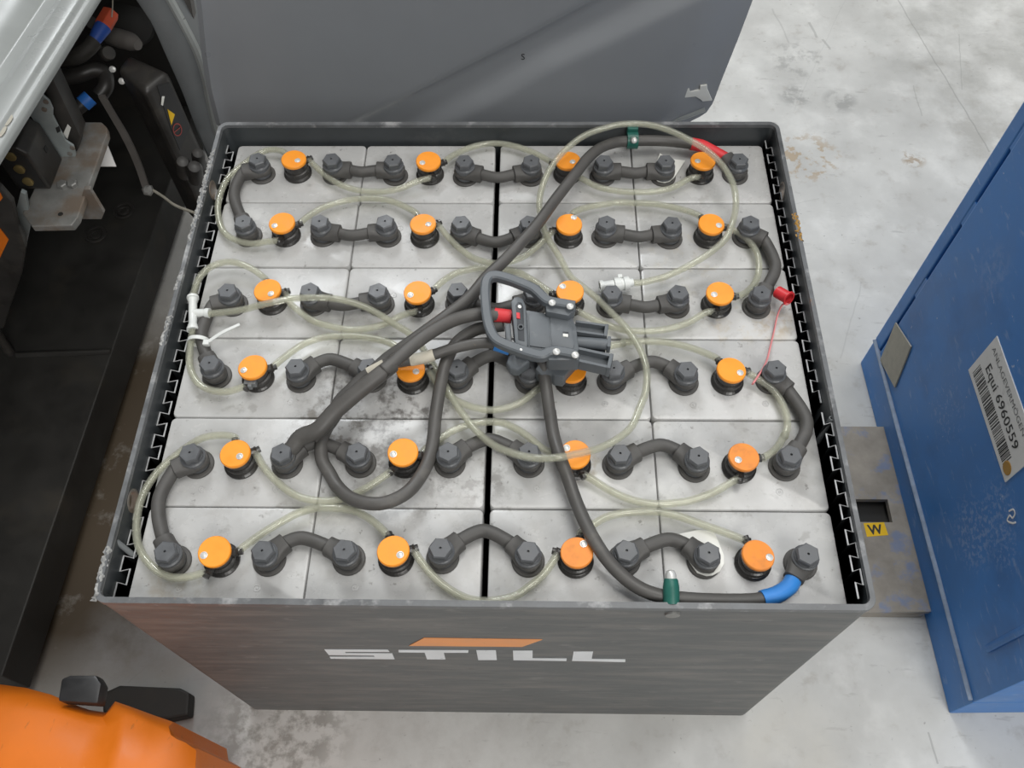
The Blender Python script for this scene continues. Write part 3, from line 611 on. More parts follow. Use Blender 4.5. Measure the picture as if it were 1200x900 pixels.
# negative main cable
p8 = PP[5][7]
t = thing('power_cable', 'thick black cable with blue sleeve running from corner pole along the lettered wall', 'cable', (p8.x, p8.y, L), 'heavy power cables')
e = lug(t, p8, U(930, 678, L+.0125)); pole_bolt(t, p8)
bl = [e-(e-V((p8.x, p8.y, e.z)))*.3, e]+[U(924, 688, L+.015), U(910, 697, L+.017), U(893, 702, L+.018)]
bm = new(); sweep(bm, catmull(bl, 5), .0094, 16); finish('blue_sleeve', bm, M_blue_sl, t, True)['label'] = 'blue heat shrink sleeve'
B_ = [bl[-2], bl[-1]]+zc([('I', 850, 895, .019), ('I', 700, 894, .020), ('I', 560, 886, .022), ('I', 430, 866, .024), ('I', 330, 820, .026), ('I', 240, 742, .030), ('I', 170, 652, .036), ('I', 110, 545, .034), ('I', 60, 430, .030), ('I', 22, 320, .034), ('H', 1108, 230, .038), ('H', 1075, 120, .032), ('H', 1058, 10, .030), ('E', 780, 760, .030), ('E', 765, 650, .032), ('E', 752, 560, .038), ('E', 740, 480, .044), ('E', 700, 430, .048)])
bm = new(); sweep(bm, catmull(B_, 5), .0076, 16); finish('jacket', bm, M_cable, t, True)
# second positive lead from the plug to a pole
pb = PP[4][1]
t = thing('power_cable', 'fattest black cable with red end entering the plug and a wide sleeve at pole', 'cable', (pb.x, pb.y, L), 'heavy power cables')
B2 = zc([('E', 545, 278, .062), ('E', 450, 272, .064), ('E', 380, 284, .066), ('E', 300, 312, .070), ('E', 200, 370, .074), ('E', 100, 448, .076), ('E', 0, 540, .074)])
bm = new(); sweep(bm, catmull(B2, 5), .0083, 16); finish('jacket', bm, M_cable, t, True)
B3 = zc([('E', 40, 503, .0745), ('E', 0, 540, .074), ('D', 1120, 510, .072), ('D', 1030, 580, .068), ('D', 940, 650, .060), ('D', 850, 728, .050), ('D', 770, 815, .040)])+[U(353, 512, L+.032), U(343, 524, L+.025), U(334, 531, L+.021)]
bm = new(); sweep(bm, catmull(B3, 5), [.0086, .0092, .0098, .0100, .0104, .0104, .0104, .0100, .0090], 16); finish('pole_sleeve', bm, M_cable, t, True)
bm = new(); sweep(bm, zc([('E', 518, 275, .062), ('E', 598, 285, .061)]), .0088, 16); finish('red_sleeve', bm, M_red, t, True)['label'] = 'red sleeve at plug'
bm = new(); lathe(bm, [(.0150, .0236), (.0150, .0244), (.0120, .0244), (.0120, .0236), (.0150, .0236)], (pb.x, pb.y, L), 24, close=False); finish('ring_lug', bm, M_rubber, t, True)
# blue-marked lead
t = thing('power_cable', 'thinner black cable with cream tape and blue mark under the fattest cable', 'cable', U(440, 430, L), 'heavy power cables')
C2 = zc([('E', 590, 435, .052), ('E', 520, 412, .056), ('E', 450, 408, .056), ('E', 380, 420, .054), ('E', 300, 440, .052), ('E', 235, 462, .050), ('E', 170, 480, .046), ('E', 90, 495, .044), ('D', 1100, 505, .044), ('D', 1050, 528, .042), ('D', 985, 565, .038), ('D', 920, 625, .034), ('D', 860, 690, .030)])+[U(384, 500, L+.026), U(368, 515, L+.022)]
bm = new(); sweep(bm, catmull(C2, 5), .0068, 14); finish('jacket', bm, M_cable, t, True)
for a, b, nm in ((('E', 236, 460, .050), ('E', 120, 490, .045), 'w'), (('D', 1085, 512, .0435), ('D', 1005, 553, .0395), 'w')):
    bm = new(); P = zc([a, b]); i0 = 0
    C3 = catmull(C2, 12); 
    ia = min(range(len(C3)), key=lambda i: (C3[i]-P[0]).length); ib = min(range(len(C3)), key=lambda i: (C3[i]-P[1]).length)
    sweep(bm, C3[min(ia, ib):max(ia, ib)+1], .0075, 14); finish('tape', bm, M_tape, t, True)['label'] = 'cream marking tape'
bm = new(); sweep(bm, zc([('E', 520, 414, .056), ('E', 590, 437, .052)]), .0080, 14); finish('blue_sleeve', bm, M_blue_sl, t, True)['label'] = 'blue sleeve at plug'

# cable clamps
t = thing('cable_clamp', 'green plastic cable clamp bolted to the tray wall beside grey door', 'clamp', U(742, 165, L+.02))
pc = U(742, 163, L+.030); bm = new(); y1 = D-.0065
prism(bm, [(pc.x-.008, y1, L+.004), (pc.x+.008, y1, L+.004), (pc.x+.008, y1, L+.037), (pc.x-.008, y1, L+.037)], (0, -.010, 0)); bevel(bm, .002); finish('base', bm, M_green, t, True)
bm = new(); cpt = U(741, 164.5, L+.023)
sweep(bm, [cpt+V((0, math.cos(a)*.0105, math.sin(a)*.0105)) for a in [math.radians(x) for x in range(-60, 245, 15)]], .0022, 8, section=[(.0, 1.0), (0, -1.0)] and [(3.6, .8), (-3.6, .8), (-3.6, -.8), (3.6, -.8)], up=None); finish('strap', bm, M_green, t, True)
bm = new(); lathe(bm, [(.0048, 0), (.0048, .004), (.0038, .0062), (.0015, .0072)], cpt+V((.0008, -.008, .008)), 14, (0, -.75, .65)); finish('bolt', bm, M_silver, t, True)
t = thing('cable_clamp', 'green plastic cable clamp with domed bolt on the lettered tray wall', 'clamp', U(786, 695, L+.02))
c = U(786.5, 704, L+.028); bm = new(); prof = [(.0088, 0), (.0088, .017), (.0075, .0245), (.0062, .026)]
lathe(bm, prof, V((c.x, .0066, c.z)), 20, (0, .92, .38)); finish('base', bm, M_green, t, True)
bm = new(); lathe(bm, [(.0058, .025), (.0058, .030), (.0045, .0335), (.002, .0350)], V((c.x, .0066, c.z)), 16, (0, .92, .38)); finish('bolt', bm, M_silver, t, True)

# white number tags round two poles
def poletag(pts, p, z, label):
    bm = new(); P = [U(u, v, z) for u, v in pts]; prism(bm, P, (0, 0, -.0012)); 
    tag(finish('pole_tag', bm, M_white, None, org=V((p.x, p.y, z))), label, 'tag', 'white tags under poles')
z5 = lambda x, y: (720+x/5, 140+y/5)
poletag([z5(*q) for q in ((268, 195), (300, 228), (415, 240), (350, 340), (325, 362), (295, 370), (255, 362), (228, 335), (225, 300))], PP[0][6], L+.0050, 'white plastic tag under a pole near the green clamp and red sleeve')
z6 = lambda x, y: (740+x/5.455, 620+y/5.455)
poletag([z6(*q) for q in ((308, 30), (430, 5), (520, 15), (540, 40), (590, 165), (592, 220), (565, 270), (520, 295), (480, 300), (420, 280), (380, 225), (362, 195), (375, 120))], PP[5][6], L+.0050, 'white plastic tag under a pole near the blue sleeve')

# ================================================================== BATTERY PLUG
def zp(x, y, z): return U(540+x/6, 310+y/6, L+z)
plug = thing('battery_plug', 'grey plastic battery plug with looped pull handle lying over the cells', 'plug', zp(650, 480, .03))
def pprism(name, pts, z0, z1, mat, bev=.0015, seg=2):
    bm = new(); prism(bm, [zp(x, y, z1) for x, y in pts], (0, 0, z0-z1)); bevel(bm, bev, seg); return finish(name, bm, mat, plug, True)
pprism('housing', [(455, 318), (560, 335), (620, 352), (785, 372), (812, 440), (830, 590), (815, 655), (640, 615), (470, 595)], .044, .072, M_plug)
pprism('cover_plate', [(478, 345), (618, 368), (632, 590), (485, 570)], .0715, .0735, M_plug, .0006)
pprism('cover_plate', [(628, 368), (772, 388), (800, 560), (790, 590), (640, 592)], .0715, .0730, M_plug, .0006)
pprism('latch_window', [(716, 470), (758, 474), (758, 508), (718, 504)], .0722, .0736, M_plug_dark, .0003)
pprism('latch_tongue', [(718, 484), (755, 488), (755, 508), (718, 504)], .0722, .0742, M_white, .0003)
pprism('rear_flange', [(352, 262), (372, 232), (400, 222), (436, 240), (458, 290), (472, 560), (462, 585), (382, 560), (368, 400)], .042, .080, M_plug, .002)
pprism('flange_recess', [(386, 285), (402, 262), (428, 268), (440, 300), (448, 540), (404, 528), (396, 400)], .079, .0806, M_plug_dark, .0004)
pprism('red_contact', [(390, 335), (415, 338), (417, 380), (392, 376)], .079, .0816, M_red, .0004)
pprism('lower_body', [(525, 735), (545, 700), (640, 640), (815, 650), (815, 690), (720, 792), (655, 780), (640, 765), (570, 775)], .022, .046, M_plug, .002)
pprism('lower_body', [(470, 420), (800, 450), (818, 650), (640, 640), (480, 600)], .030, .045, M_plug_dark, .001)
pprism('side_lug', [(318, 690), (335, 640), (375, 612), (440, 640), (490, 678), (400, 742), (345, 730)], .034, .050, M_plug, .003, 3)
pprism('rear_flange', [(310, 420), (350, 410), (358, 545), (318, 540)], .040, .070, M_plug, .002)
for x0, y0, x1, y1, w_, ch in ((800, 455, 1012, 485, .0085, 1), (800, 545, 1032, 562, .0072, 0), (812, 655, 1038, 705, .0100, 1)):
    a, b = zp(x0, y0, .060), zp(x1, y1, .060); bm = new()
    if ch: sec = [(-1, -.9), (1, -.9), (1, .9), (.66, .9), (.66, -.1), (-.66, -.1), (-.66, .9), (-1, .9)]
    else: sec = [(math.cos(k*math.pi/6), math.sin(k*math.pi/6)) for k in range(12)]
    sweep(bm, [a, b], w_, section=sec, up=(0, 0, 1)); finish('contact_guide', bm, M_plug, plug, not ch)
    bm = new(); d = (b-a).normalized(); sweep(bm, [b-d*.001, b+d*.0035], w_*1.06, section=[(-1, -1), (1, -1), (1, .95), (-1, .95)], up=(0, 0, 1)); bevel(bm, .001); finish('guide_lip', bm, M_plug, plug)
pprism('guide_web', [(800, 415), (1000, 440), (1030, 735), (815, 680)], .046, .055, M_plug_dark, .001)
hp = [(800, 297), (735, 285), (655, 272), (600, 255), (545, 205), (500, 170), (400, 128), (320, 100), (250, 84), (205, 92), (178, 130), (170, 200), (175, 290), (185, 380), (205, 460), (240, 525), (300, 562), (400, 600), (500, 632), (570, 645), (620, 622), (670, 616), (740, 626), (815, 642)]
bm = new(); P = [zp(x, y, .084) for x, y in hp]
sec = [(.62, -1), (.95, -.7), (.95, .7), (.62, 1), (-.62, 1), (-.95, .7), (-.95, -.7), (-.62, -1)]
sweep(bm, catmull(P, 5), .0062, section=sec, up=(0, 0, 1)); finish('handle', bm, M_plug, plug, True)
pprism('handle_foot', [(590, 235), (640, 236), (812, 280), (800, 322), (760, 360), (600, 330)], .066, .0835, M_plug, .002)
pprism('handle_foot', [(600, 650), (650, 595), (810, 612), (838, 642), (828, 672), (620, 672)], .060, .0835, M_plug, .002)
for x, y in ((642, 270), (768, 296), (672, 614), (804, 637)):
    bm = new(); lathe(bm, [(.0046, 0), (.0044, .0012), (.0034, .0018), (.0018, .0012), (.0006, .0008)], zp(x, y, .0900), 16); finish('screw', bm, M_silver, plug, True)
for x, y, r in ((414, 298, .0026), (424, 600, .0018)):
    bm = new(); lathe(bm, [(r, 0), (r*.9, .001), (r*.4, .0013)], zp(x, y, .0806 if y < 400 else .0896), 12); finish('screw', bm, M_silver, plug, True)
bm = new(); hollow(bm, [zp(421, 438, .0800), zp(421, 438, .0835)], .0036, .0022, 14); finish('pilot_contact', bm, M_plug, plug, True)

# ================================================================== SMALL THINGS IN THE TRAY
t = thing('red_cap', 'small red plastic cap on a thin pink strap at the tray edge', 'cap', U(920, 348, L))
a, b = U(911, 342, L+.020), U(925, 350, L+.026)
bm = new(); hollow(bm, [a, b], .0082, .0066, 18); bm2 = bm; lathe(bm, [(.0066, 0), (.0064, .0008)], a, 18, (b-a)); finish('cap_body', bm, M_red, t, True)
bm = new(); d = (b-a).normalized(); hollow(bm, [b-d*.0015, b], .0098, .0066, 18); finish('flange', bm, M_red, t, True)
bm = new(); sweep(bm, catmull([b+V((-.001, -.006, -.004)), U(917, 357, L+.018), U(911, 370, L+.006), U(907, 388, L+.003), U(903, 405, L+.004), U(898, 424, L+.010), U(890, 438, L+.020), U(882, 450, L+.022)], 5), [.0016, .0016, .0016, .0018, .0024], 8, flat=.6); finish('strap', bm, M_pink, t, True)
def strip(label, y0, y1, x0, x1, ztop, per, z0=.30):
    bm = new(); n = int(abs(y1-y0)/(per/2)); pts = []; y = y0; s = 1 if y1 > y0 else -1
    for i in range(n):
        x = x0 if i % 2 == 0 else x1
        j = random.uniform(-.0012, .0012)
        pts += [(x+j*.5, y+(.0014 if i else 0)), (x+j*.5, y+per/2*s-.0014)]; y += per/2*s
    a = [bm.verts.new((x, y, z0)) for x, y in pts]; b = [bm.verts.new((x, y, ztop-.0009)) for x, y in pts]
    for k in range(len(pts)-1): bm.faces.new((a[k], a[k+1], b[k+1], b[k]))
    bmesh.ops.solidify(bm, geom=bm.faces[:], thickness=.0011)
    t = thing('corrugated_spacer', label, 'spacer', ((x0+x1)/2, y0, z0), 'corrugated plastic spacers')
    finish('sheet', bm, M_strip, t)
    bm = new(); sweep(bm, [(x, y, ztop-.0004) for x, y in pts], 1.0, section=[(-.0009, -.0006), (.0009, -.0006), (.0009, .0006), (-.0009, .0006)], up=(0, 0, 1)); finish('cut_edge', bm, M_stripedge, t)
strip('black corrugated spacer from grey door end to grey tube, blue machine side', .715, .262, .4010, .4094, L+.010, .030)
strip('tall black corrugated spacer between grey tube and lettered wall, blue machine side', .240, .012, .4010, .4095, L+.028, .030)
strip('black corrugated spacer along the scraped rim of tray on truck side', .712, .014, -.4094, -.3985, L+.004, .031)
def ctube(a, b, label, r=.0036):
    t = thing('plastic_tube', label, 'tube', a, 'grey tube ends in the tray'); bm = new(); hollow(bm, [a, b], r, r*.62, 14); finish('tube_wall', bm, M_tubegrey, t, True)
    bm = new(); d = (b-a).normalized(); lathe(bm, [(r*.62, 0), (r*.6, .001)], b-d*.006, 14, d); finish('bore', bm, M_bore, t)
b = U(975, 490, L+.030); a = U(958, 518, L-.012); ctube(a, b, 'short grey tube standing between the spacers on blue machine side')
b = U(131, 630, L+.030); a = U(158, 652, L-.002); ctube(a, b, 'short grey tube poking up over the lid by truck side wall', .0032)

# ================================================================== BLUE MACHINE
P1 = U(1008, 425, 0); P2 = U(1112, 836, 0)
dS = (P2-P1).normalized(); nF = V((-dS.y, dS.x, 0)); nF = nF if nF.x < 0 else -nF      # face normal, towards the tray
blue = thing('blue_machine', 'blue painted steel machine cabinet with barcode label on concrete floor', 'machine', (P1+P2)/2-nF*.3)
HB = 1.15; LB = (P2-P1).length
def F(s, z, out=0): return P1+dS*s+nF*out+V((0, 0, z))
def FP(u, v):
    q = UP(u, v, P1, nF); return ((q-P1).dot(dS), q.z)
zs = FP(1027, 392)[1]; zs = max(.05, min(.09, zs)); sg = FP(1056, 372)[0]
bm = new(); A0 = [F(0, 0), F(LB, 0), F(LB, 0)-nF*.75, F(0, 0)-nF*.75]; prism(bm, A0, (0, 0, zs)); bevel(bm, .003); finish('base_frame', bm, M_bluebox, blue)
bm = new(); A1 = [F(0, zs), F(sg-.003, zs), F(sg-.003, zs)-nF*.75, F(0, zs)-nF*.75]; prism(bm, A1, (0, 0, HB-zs)); bevel(bm, .003); finish('corner_post', bm, M_bluebox, blue)
bm = new(); A1 = [F(sg+.003, zs), F(LB, zs), F(LB, zs)-nF*.75, F(sg+.003, zs)-nF*.75]; prism(bm, A1, (0, 0, HB-zs)); bevel(bm, .003); finish('side_panel', bm, M_bluebox, blue)
bm = new(); prism(bm, [F(sg-.004, zs, -.012), F(sg+.004, zs, -.012), F(sg+.004, HB, -.012), F(sg-.004, HB, -.012)], -nF*.02); finish('gap_backing', bm, M_chass, blue)
for s0, s1, z0, z1 in ((FP(1090, 310)[0], FP(1090, 310)[0], .3, .37),):
    pass
for zt in (.27, .46, .62):
    bm = new(); prism(bm, [F(sg-.006, zt, -.001), F(sg+.006, zt, -.001), F(sg+.006, zt+.05, -.001), F(sg-.006, zt+.05, -.001)], -nF*.006); finish('gap_tack', bm, M_bluebox, blue)
bm = new(); sweep(bm, [F(.004, zs, .0012), F(LB*.3, zs, .002), F(LB*.7, zs+.002, .0016), F(LB-.004, zs, .0012)], .0052, 8, flat=.5); finish('weld_seam', bm, M_seam, blue, True)['label'] = 'grey worn weld seam'
def face_poly(name, pts, mat, out, th, label=None, lock=None):
    bm = new(); Q = [FP(u, v) for u, v in pts] if lock is None else lock; prism(bm, [F(s, z, out) for s, z in Q], -nF*th); o = finish(name, bm, mat, blue)
    if label: o['label'] = label
    return o
face_poly('tape_patch', [(1051, 378), (1069, 406), (1050, 454), (1033, 422)], M_tapegrey, .0030, .0025, 'square of old grey tape')
ll, ul, lr = FP(1137, 433), FP(1169, 393), FP(1178, 566)
s0, s1 = (ll[0]+ul[0])/2, lr[0]; z0, z1 = (ll[1]+lr[1])/2, ul[1]
face_poly('asset_label', None, M_sticker, .0016, .0015, 'white barcode asset label', [(s0, z0), (s1, z0), (s1, z1), (s0, z1)])
def lab(fx, fz, out=.0019): return F(s0+(s1-s0)*fx, z0+(z1-z0)*fz, out)
bm = text_bm('Equi 6960559', lambda x, y: lab(.13+.72*x, .46+.18*y), bold=.008); finish('label_text', bm, M_ink, blue)
bm = text_bm('ANLAGEVERM\u00d6GEN DB', lambda x, y: lab(.05+.90*x, .78+.12*y)); finish('label_text', bm, M_inkgrey, blue)
bm = new(); x = .06; rnd = random.Random(3)
while x < .88:
    wd = rnd.choice((.004, .004, .007, .012)); prism(bm, [lab(x, .09), lab(x+wd, .09), lab(x+wd, .36), lab(x, .36)], -nF*.0004); x += wd+rnd.choice((.006, .008, .014))
finish('barcode', bm, M_ink, blue)
bm = new(); c = lab(.92, .17, .0017); lathe(bm, [(.011, 0), (.010, .0008)], c, 18, nF); finish('sticker_dot', bm, M_brownspot, blue)
bm = new(); sp = [FP(u, v) for u, v in ((1183, 599), (1188, 597), (1190, 602), (1187, 607), (1184, 604), (1181, 610), (1187, 613), (1191, 612))]
sweep(bm, catmull([F(s, z, .0008) for s, z in sp], 4), .0014, 6, flat=.4); finish('chalk_mark', bm, M_sticker, blue)
ha, hb = FP(1158, 760), FP(1200, 738)
bm = new(); sweep(bm, [F(ha[0], ha[1], .002), F(hb[0], hb[1]+.02, .002)], .006, 8, flat=.4); finish('raised_bead', bm, M_bluebox, blue, True)
for (u, v, r_, a_, th_, ns) in ((1140, 625, .07, .8, (.50, .56), 60), (1170, 600, .06, .7, (.50, .57), 60), (1175, 640, .05, .6, (.52, .58), 70), (1165, 320, .05, .4, (.45, .6), 30), (1128, 180, .05, .6, (.52, .58), 80), (1110, 480, .07, .5, (.56, .60), 70)):
    add_spot(M_bluebox, UP(u, v, P1, nF), r_, (.30, .40, .62), a_*.6, th_, ns*2)
# support foot between tray and cabinet
zf = .03
fpts = [(985, 500), (1036, 500), (1076, 716), (1020, 720)]
bm = new(); q = [U(u, v, zf) for u, v in fpts]; xl = .50
prism(bm, [V((xl, q[0].y, zf)), V((q[1].x+.03, q[1].y, zf)), V((q[2].x+.05, q[2].y, zf)), V((xl, q[3].y, zf))], (0, 0, -.012)); ft = finish('support_foot', bm, M_foot, blue); ft['label'] = 'worn grey steel foot with flecks of blue'
bm = new(); h1, h2 = U(1008, 580, zf), U(1048, 616, zf); box(bm, (h1.x-.03, h2.y, .002), (h2.x+.004, h1.y, .006)); finish('foot_recess', bm, M_chass, blue)
b2 = new(); h1, h2 = U(1010, 585, zf), U(1046, 612, zf); box(b2, (h1.x-.02, h2.y, zf-.05), (h2.x, h1.y, zf+.05)); bool_cut(ft, [b2])
for yy in (q[0].y-.012, q[3].y+.012):
    bm = new(); box(bm, (xl+.01, yy-.008, 0), (q[1].x, yy+.008, zf-.012)); finish('foot_rib', bm, M_foot, blue)
bm = new(); yt = [U(u, v, zf+.0006) for u, v in ((1012, 613), (1036, 612), (1041, 627), (1016, 629))]; prism(bm, yt, (0, 0, -.0005)); finish('foot_sticker', bm, M_yellow, blue)['label'] = 'yellow sticker with black W'
bm = text_bm('W', lambda x, y: yt[3].lerp(yt[2], .12+.7*x).lerp(yt[0].lerp(yt[1], .12+.7*x), .15+.7*y)+V((0, 0, .0004)), bold=.03); finish('sticker_letter', bm, M_ink, blue)

# ================================================================== OPEN TRUCK DOOR
YD = .95
truck = thing('lift_truck', 'pale grey lift truck with open dark compartment and grey door swung out', 'truck', (-1.1, .5, .0))
def interp(tab, z):
    if z <= tab[0][0]: return tab[0][1]
    for (a, x), (b, y) in zip(tab, tab[1:]):
        if z <= b: return x+(y-x)*(z-a)/(b-a)
    return tab[-1][1]+(z-tab[-1][0])*(tab[-1][1]-tab[-2][1])/(tab[-1][0]-tab[-2][0])*.6
lt = sorted((UY(u, v, YD).z, UY(u, v, YD).x) for u, v in ((231, 0), (233, 20), (237, 60), (243, 100), (254, 142)))
rt = sorted((UY(u, v, YD).z, UY(u, v, YD).x) for u, v in ((880, 0), (865, 40), (845, 90), (835, 117), (826, 130), (804, 141)))
zb = rt[0][0]-.004; ZT = 1.0; NX, NZ = 90, 60
gl = [UY(u, v, YD) for u, v in ((421, 139), (480, 111), (550, 76), (620, 41), (690, 3))]
hlr = [UY(u, v, YD) for u, v in ((503, 140), (573, 105), (643, 64), (707, 35), (777, 0))]
def ldist(P, x, z):
    best = 9; sg_ = 1
    Q = [P[0]*2-P[1]]+P+[P[-1]*3-P[-2]*2]
    for a, b in zip(Q, Q[1:]):
        d = V((b.x-a.x, b.z-a.z)); e = V((x-a.x, z-a.z)); t_ = max(0, min(1, e.dot(d)/d.dot(d))); r_ = e-d*t_; l_ = r_.length
        if l_ < best: best = l_; sg_ = 1 if d.x*e.y-d.y*e.x > 0 else -1
    return best*sg_
def doory(x, z, fx):
    g, h = ldist(gl, x, z), ldist(hlr, x, z)
    sm = lambda e0, e1, t_: (lambda q_: q_*q_*(3-2*q_))(max(0, min(1, (t_-e0)/(e1-e0))))
    y = -.010*sm(-.004, .007, g)-.024*(1-sm(-.016, .022, h))       # pressed step and ridge
    y += -.006*math.exp(-((fx-.012)/.008)**2)                      # rolled hinge edge
    y += .010*sm(.90, 1.0, fx)
    y += .020*((fx-.45)**2)
    return YD+y
bm = new(); vs = []
for j in range(NZ+1):
    z = zb+(ZT-zb)*j/NZ; xl, xr = interp(lt, z), interp(rt, z)
    vs.append([bm.verts.new((xl+(xr-xl)*i/NX, doory(xl+(xr-xl)*i/NX, z, i/NX), z)) for i in range(NX+1)])
for j in range(NZ):
    for i in range(NX): bm.faces.new((vs[j][i], vs[j][i+1], vs[j+1][i+1], vs[j+1][i]))
bmesh.ops.recalc_face_normals(bm, faces=bm.faces)
fr = bmesh.ops.extrude_face_region(bm, geom=bm.faces[:])
bmesh.ops.translate(bm, verts=[e_ for e_ in fr['geom'] if isinstance(e_, bmesh.types.BMVert)], vec=(0, .018, 0))
door = finish('side_door', bm, M_door, truck, True); door['label'] = 'dark grey pressed sheet door swung open'
bm = new(); sweep(bm, catmull([UY(u, v, YD-.006) for u, v in ((740, 147), (775, 141), (800, 135), (826, 127))], 5), [.006, .009, .010, .007], 10, flat=.7); finish('lower_flange', bm, M_panel, door, True)['label'] = 'pale rounded lower edge'
zl = lambda x, y: (760+x/6, 60+y/6)
bm = new(); prism(bm, [UY(*zl(*q), YD-.016) for q in ((235, 268), (285, 258), (292, 285), (360, 275), (364, 246), (412, 240), (416, 272), (448, 348), (380, 354), (360, 336), (330, 320), (252, 328), (244, 300))], (0, .004, 0)); bevel(bm, .0008); finish('latch_plate', bm, M_white, door)['label'] = 'bare metal latch plate'
bm = new(); prism(bm, [UY(*zl(*q), YD-.010) for q in ((285, 262), (360, 258), (360, 290), (290, 295))], (0, .020, 0)); finish('latch_slot', bm, M_chass, door)
bm = new(); lathe(bm, [(.0035, 0), (.003, .003)], UY(*zl(232, 290), YD-.006), 12, (0, -1, 0)); finish('latch_pin', bm, M_chass, door)
bm = text_bm('S', lambda x, y: UY(613+6*x, 70-8*y, YD-.0125) if False else UY(611+4*x, 70-7*y, doory(UY(613, 66, YD).x, UY(613, 66, YD).z, .5)-.0012)); finish('stamp', bm, M_ink, door)

# ================================================================== TRUCK
zp_ = .68
e0, e1 = U(112, 0, zp_), U(0, 181, zp_); dE = (e0-e1).normalized(); nE = V((-dE.y, dE.x, 0)); nE = nE if nE.x < 0 else -nE
prof = [(.020, -.014), (.000, -.010), (-.000, -.002), (.004, .003), (.012, .005), (.016, .010), (.036, .013), (.042, .012), (.056, .004), (.075, .004), (.088, .016), (.11, .024), (.16, .030), (.30, .045), (.50, .05), (.78, .05), (.78, .02), (.30, .012)]
bm = new(); A, B = e0+dE*.55, e1-dE*.85; ra = [bm.verts.new(A+nE*a+V((0, 0, b))) for a, b in prof]; rb = [bm.verts.new(B+nE*a+V((0, 0, b))) for a, b in prof]; n = len(prof)
for k in range(n): bm.faces.new((ra[k], ra[(k+1) % n], rb[(k+1) % n], rb[k]))
bm.faces.new(ra); bm.faces.new(rb[::-1]); bevel(bm, .002, 2); finish('side_panel', bm, M_panel, truck, True)
for u, v, s in ((10, 141, 1), (3, 154, .9)):
    bm = new(); c = U(u, v, zp_+.006); q = [c+dE*(math.cos(i/12*6.283)*.012*s*random.uniform(.8, 1.1))+nE*(math.sin(i/12*6.283)*.004*s) for i in range(12)]; prism(bm, q, (0, 0, -.001)); finish('paint_chip', bm, M_tapegrey, truck)
# chassis floor and inner walls
c0, c1 = U(166, 400, .03), U(40, 792, .03); dC = (c0-c1).normalized()
bm = new(); a = c1-dC*.02; b = c0+dC*.75; prism(bm, [(-1.5, a.y, .12), (a.x, a.y, .12), (b.x, b.y, .12), (-1.5, b.y, .12)], (0, 0, -.09)); bevel(bm, .003); finish('chassis_plate', bm, M_chass, truck)
r0, r1 = U(20, 416, .121), U(130, 412, .121); bm = new(); sweep(bm, [r0, r1], .006, 8); finish('chassis_ridge', bm, M_chass, truck, True)
bm = new(); box(bm, (-1.5, 1.32, .03), (-.60, 1.36, .66)); finish('compartment_rear', bm, M_chass, truck)
bm = new(); box(bm, (-1.54, -.05, .03), (-1.5, 1.36, .72)); finish('compartment_side', bm, M_chass, truck)  # unseen wall, added to close the compartment and keep it dark
for u, v in ((145, 247), (112, 275)):
    bm = new(); c = U(u, v, .1215)
    for r_ in (.010, .020): lathe(bm, [(r_-.003, 0), (r_-.002, .003), (r_+.002, .003), (r_+.003, 0), (r_-.003, 0)], c, 24, close=False)
    finish('floor_stud', bm, M_cover, truck, True)
# door pillar
YP = 1.0
lft = [(157, 0), (175, 27), (193, 67), (211, 107), (224, 140), (240, 180)]; rgt = [(196, 0), (213, 31), (231, 67), (241, 99), (246, 125), (258, 170)]
Lw = [UY(u, v, YP) for u, v in lft]; Rw = [UY(u, v, YP) for u, v in rgt]
Lw = [Lw[0]+(Lw[0]-Lw[1]).normalized()*.45]+Lw+[Lw[-1]+V((0, 0, -.25))]; Rw = [Rw[0]+(Rw[0]-Rw[1]).normalized()*.45]+Rw+[Rw[-1]+V((0, 0, -.25))]
bm = new(); Lc, Rc = catmull(Lw, 5), catmull(Rw, 5); rows = []
cs = [(0, .09), (0, .010), (.05, .002), (.15, 0), (.55, .004), (.80, .012), (.92, .016), (1.0, .026), (1.0, .09)]
for a, b in zip(Lc, Rc): rows.append([bm.verts.new(a.lerp(b, f_)+V((0, y_, 0))) for f_, y_ in cs])
for a, b in zip(rows, rows[1:]):
    for k in range(len(cs)-1): bm.faces.new((a[k], a[k+1], b[k+1], b[k]))
    bm.faces.new((a[-1], a[0], b[0], b[-1]))
bm.faces.new(rows[0]); bm.faces.new(rows[-1][::-1]); finish('door_pillar', bm, M_pillar, truck, True)
bm = new(); sweep(bm, [p_+V((-.004, .016, 0)) for p_ in Rc], .0075, 8); finish('pillar_edge', bm, M_panel, truck, True)['label'] = 'pale pillar edge, highlight painted in'  # paler tube paints the highlight along the pillar's right edge
bm = new(); prism(bm, [UY(u, v, YP+.05) for u, v in ((199, -40), (216, -40), (226, 18), (236, 60), (244, 95), (244, 110), (232, 66), (214, 30))], (0, .02, 0)); finish('pillar_seal', bm, M_brown, truck)

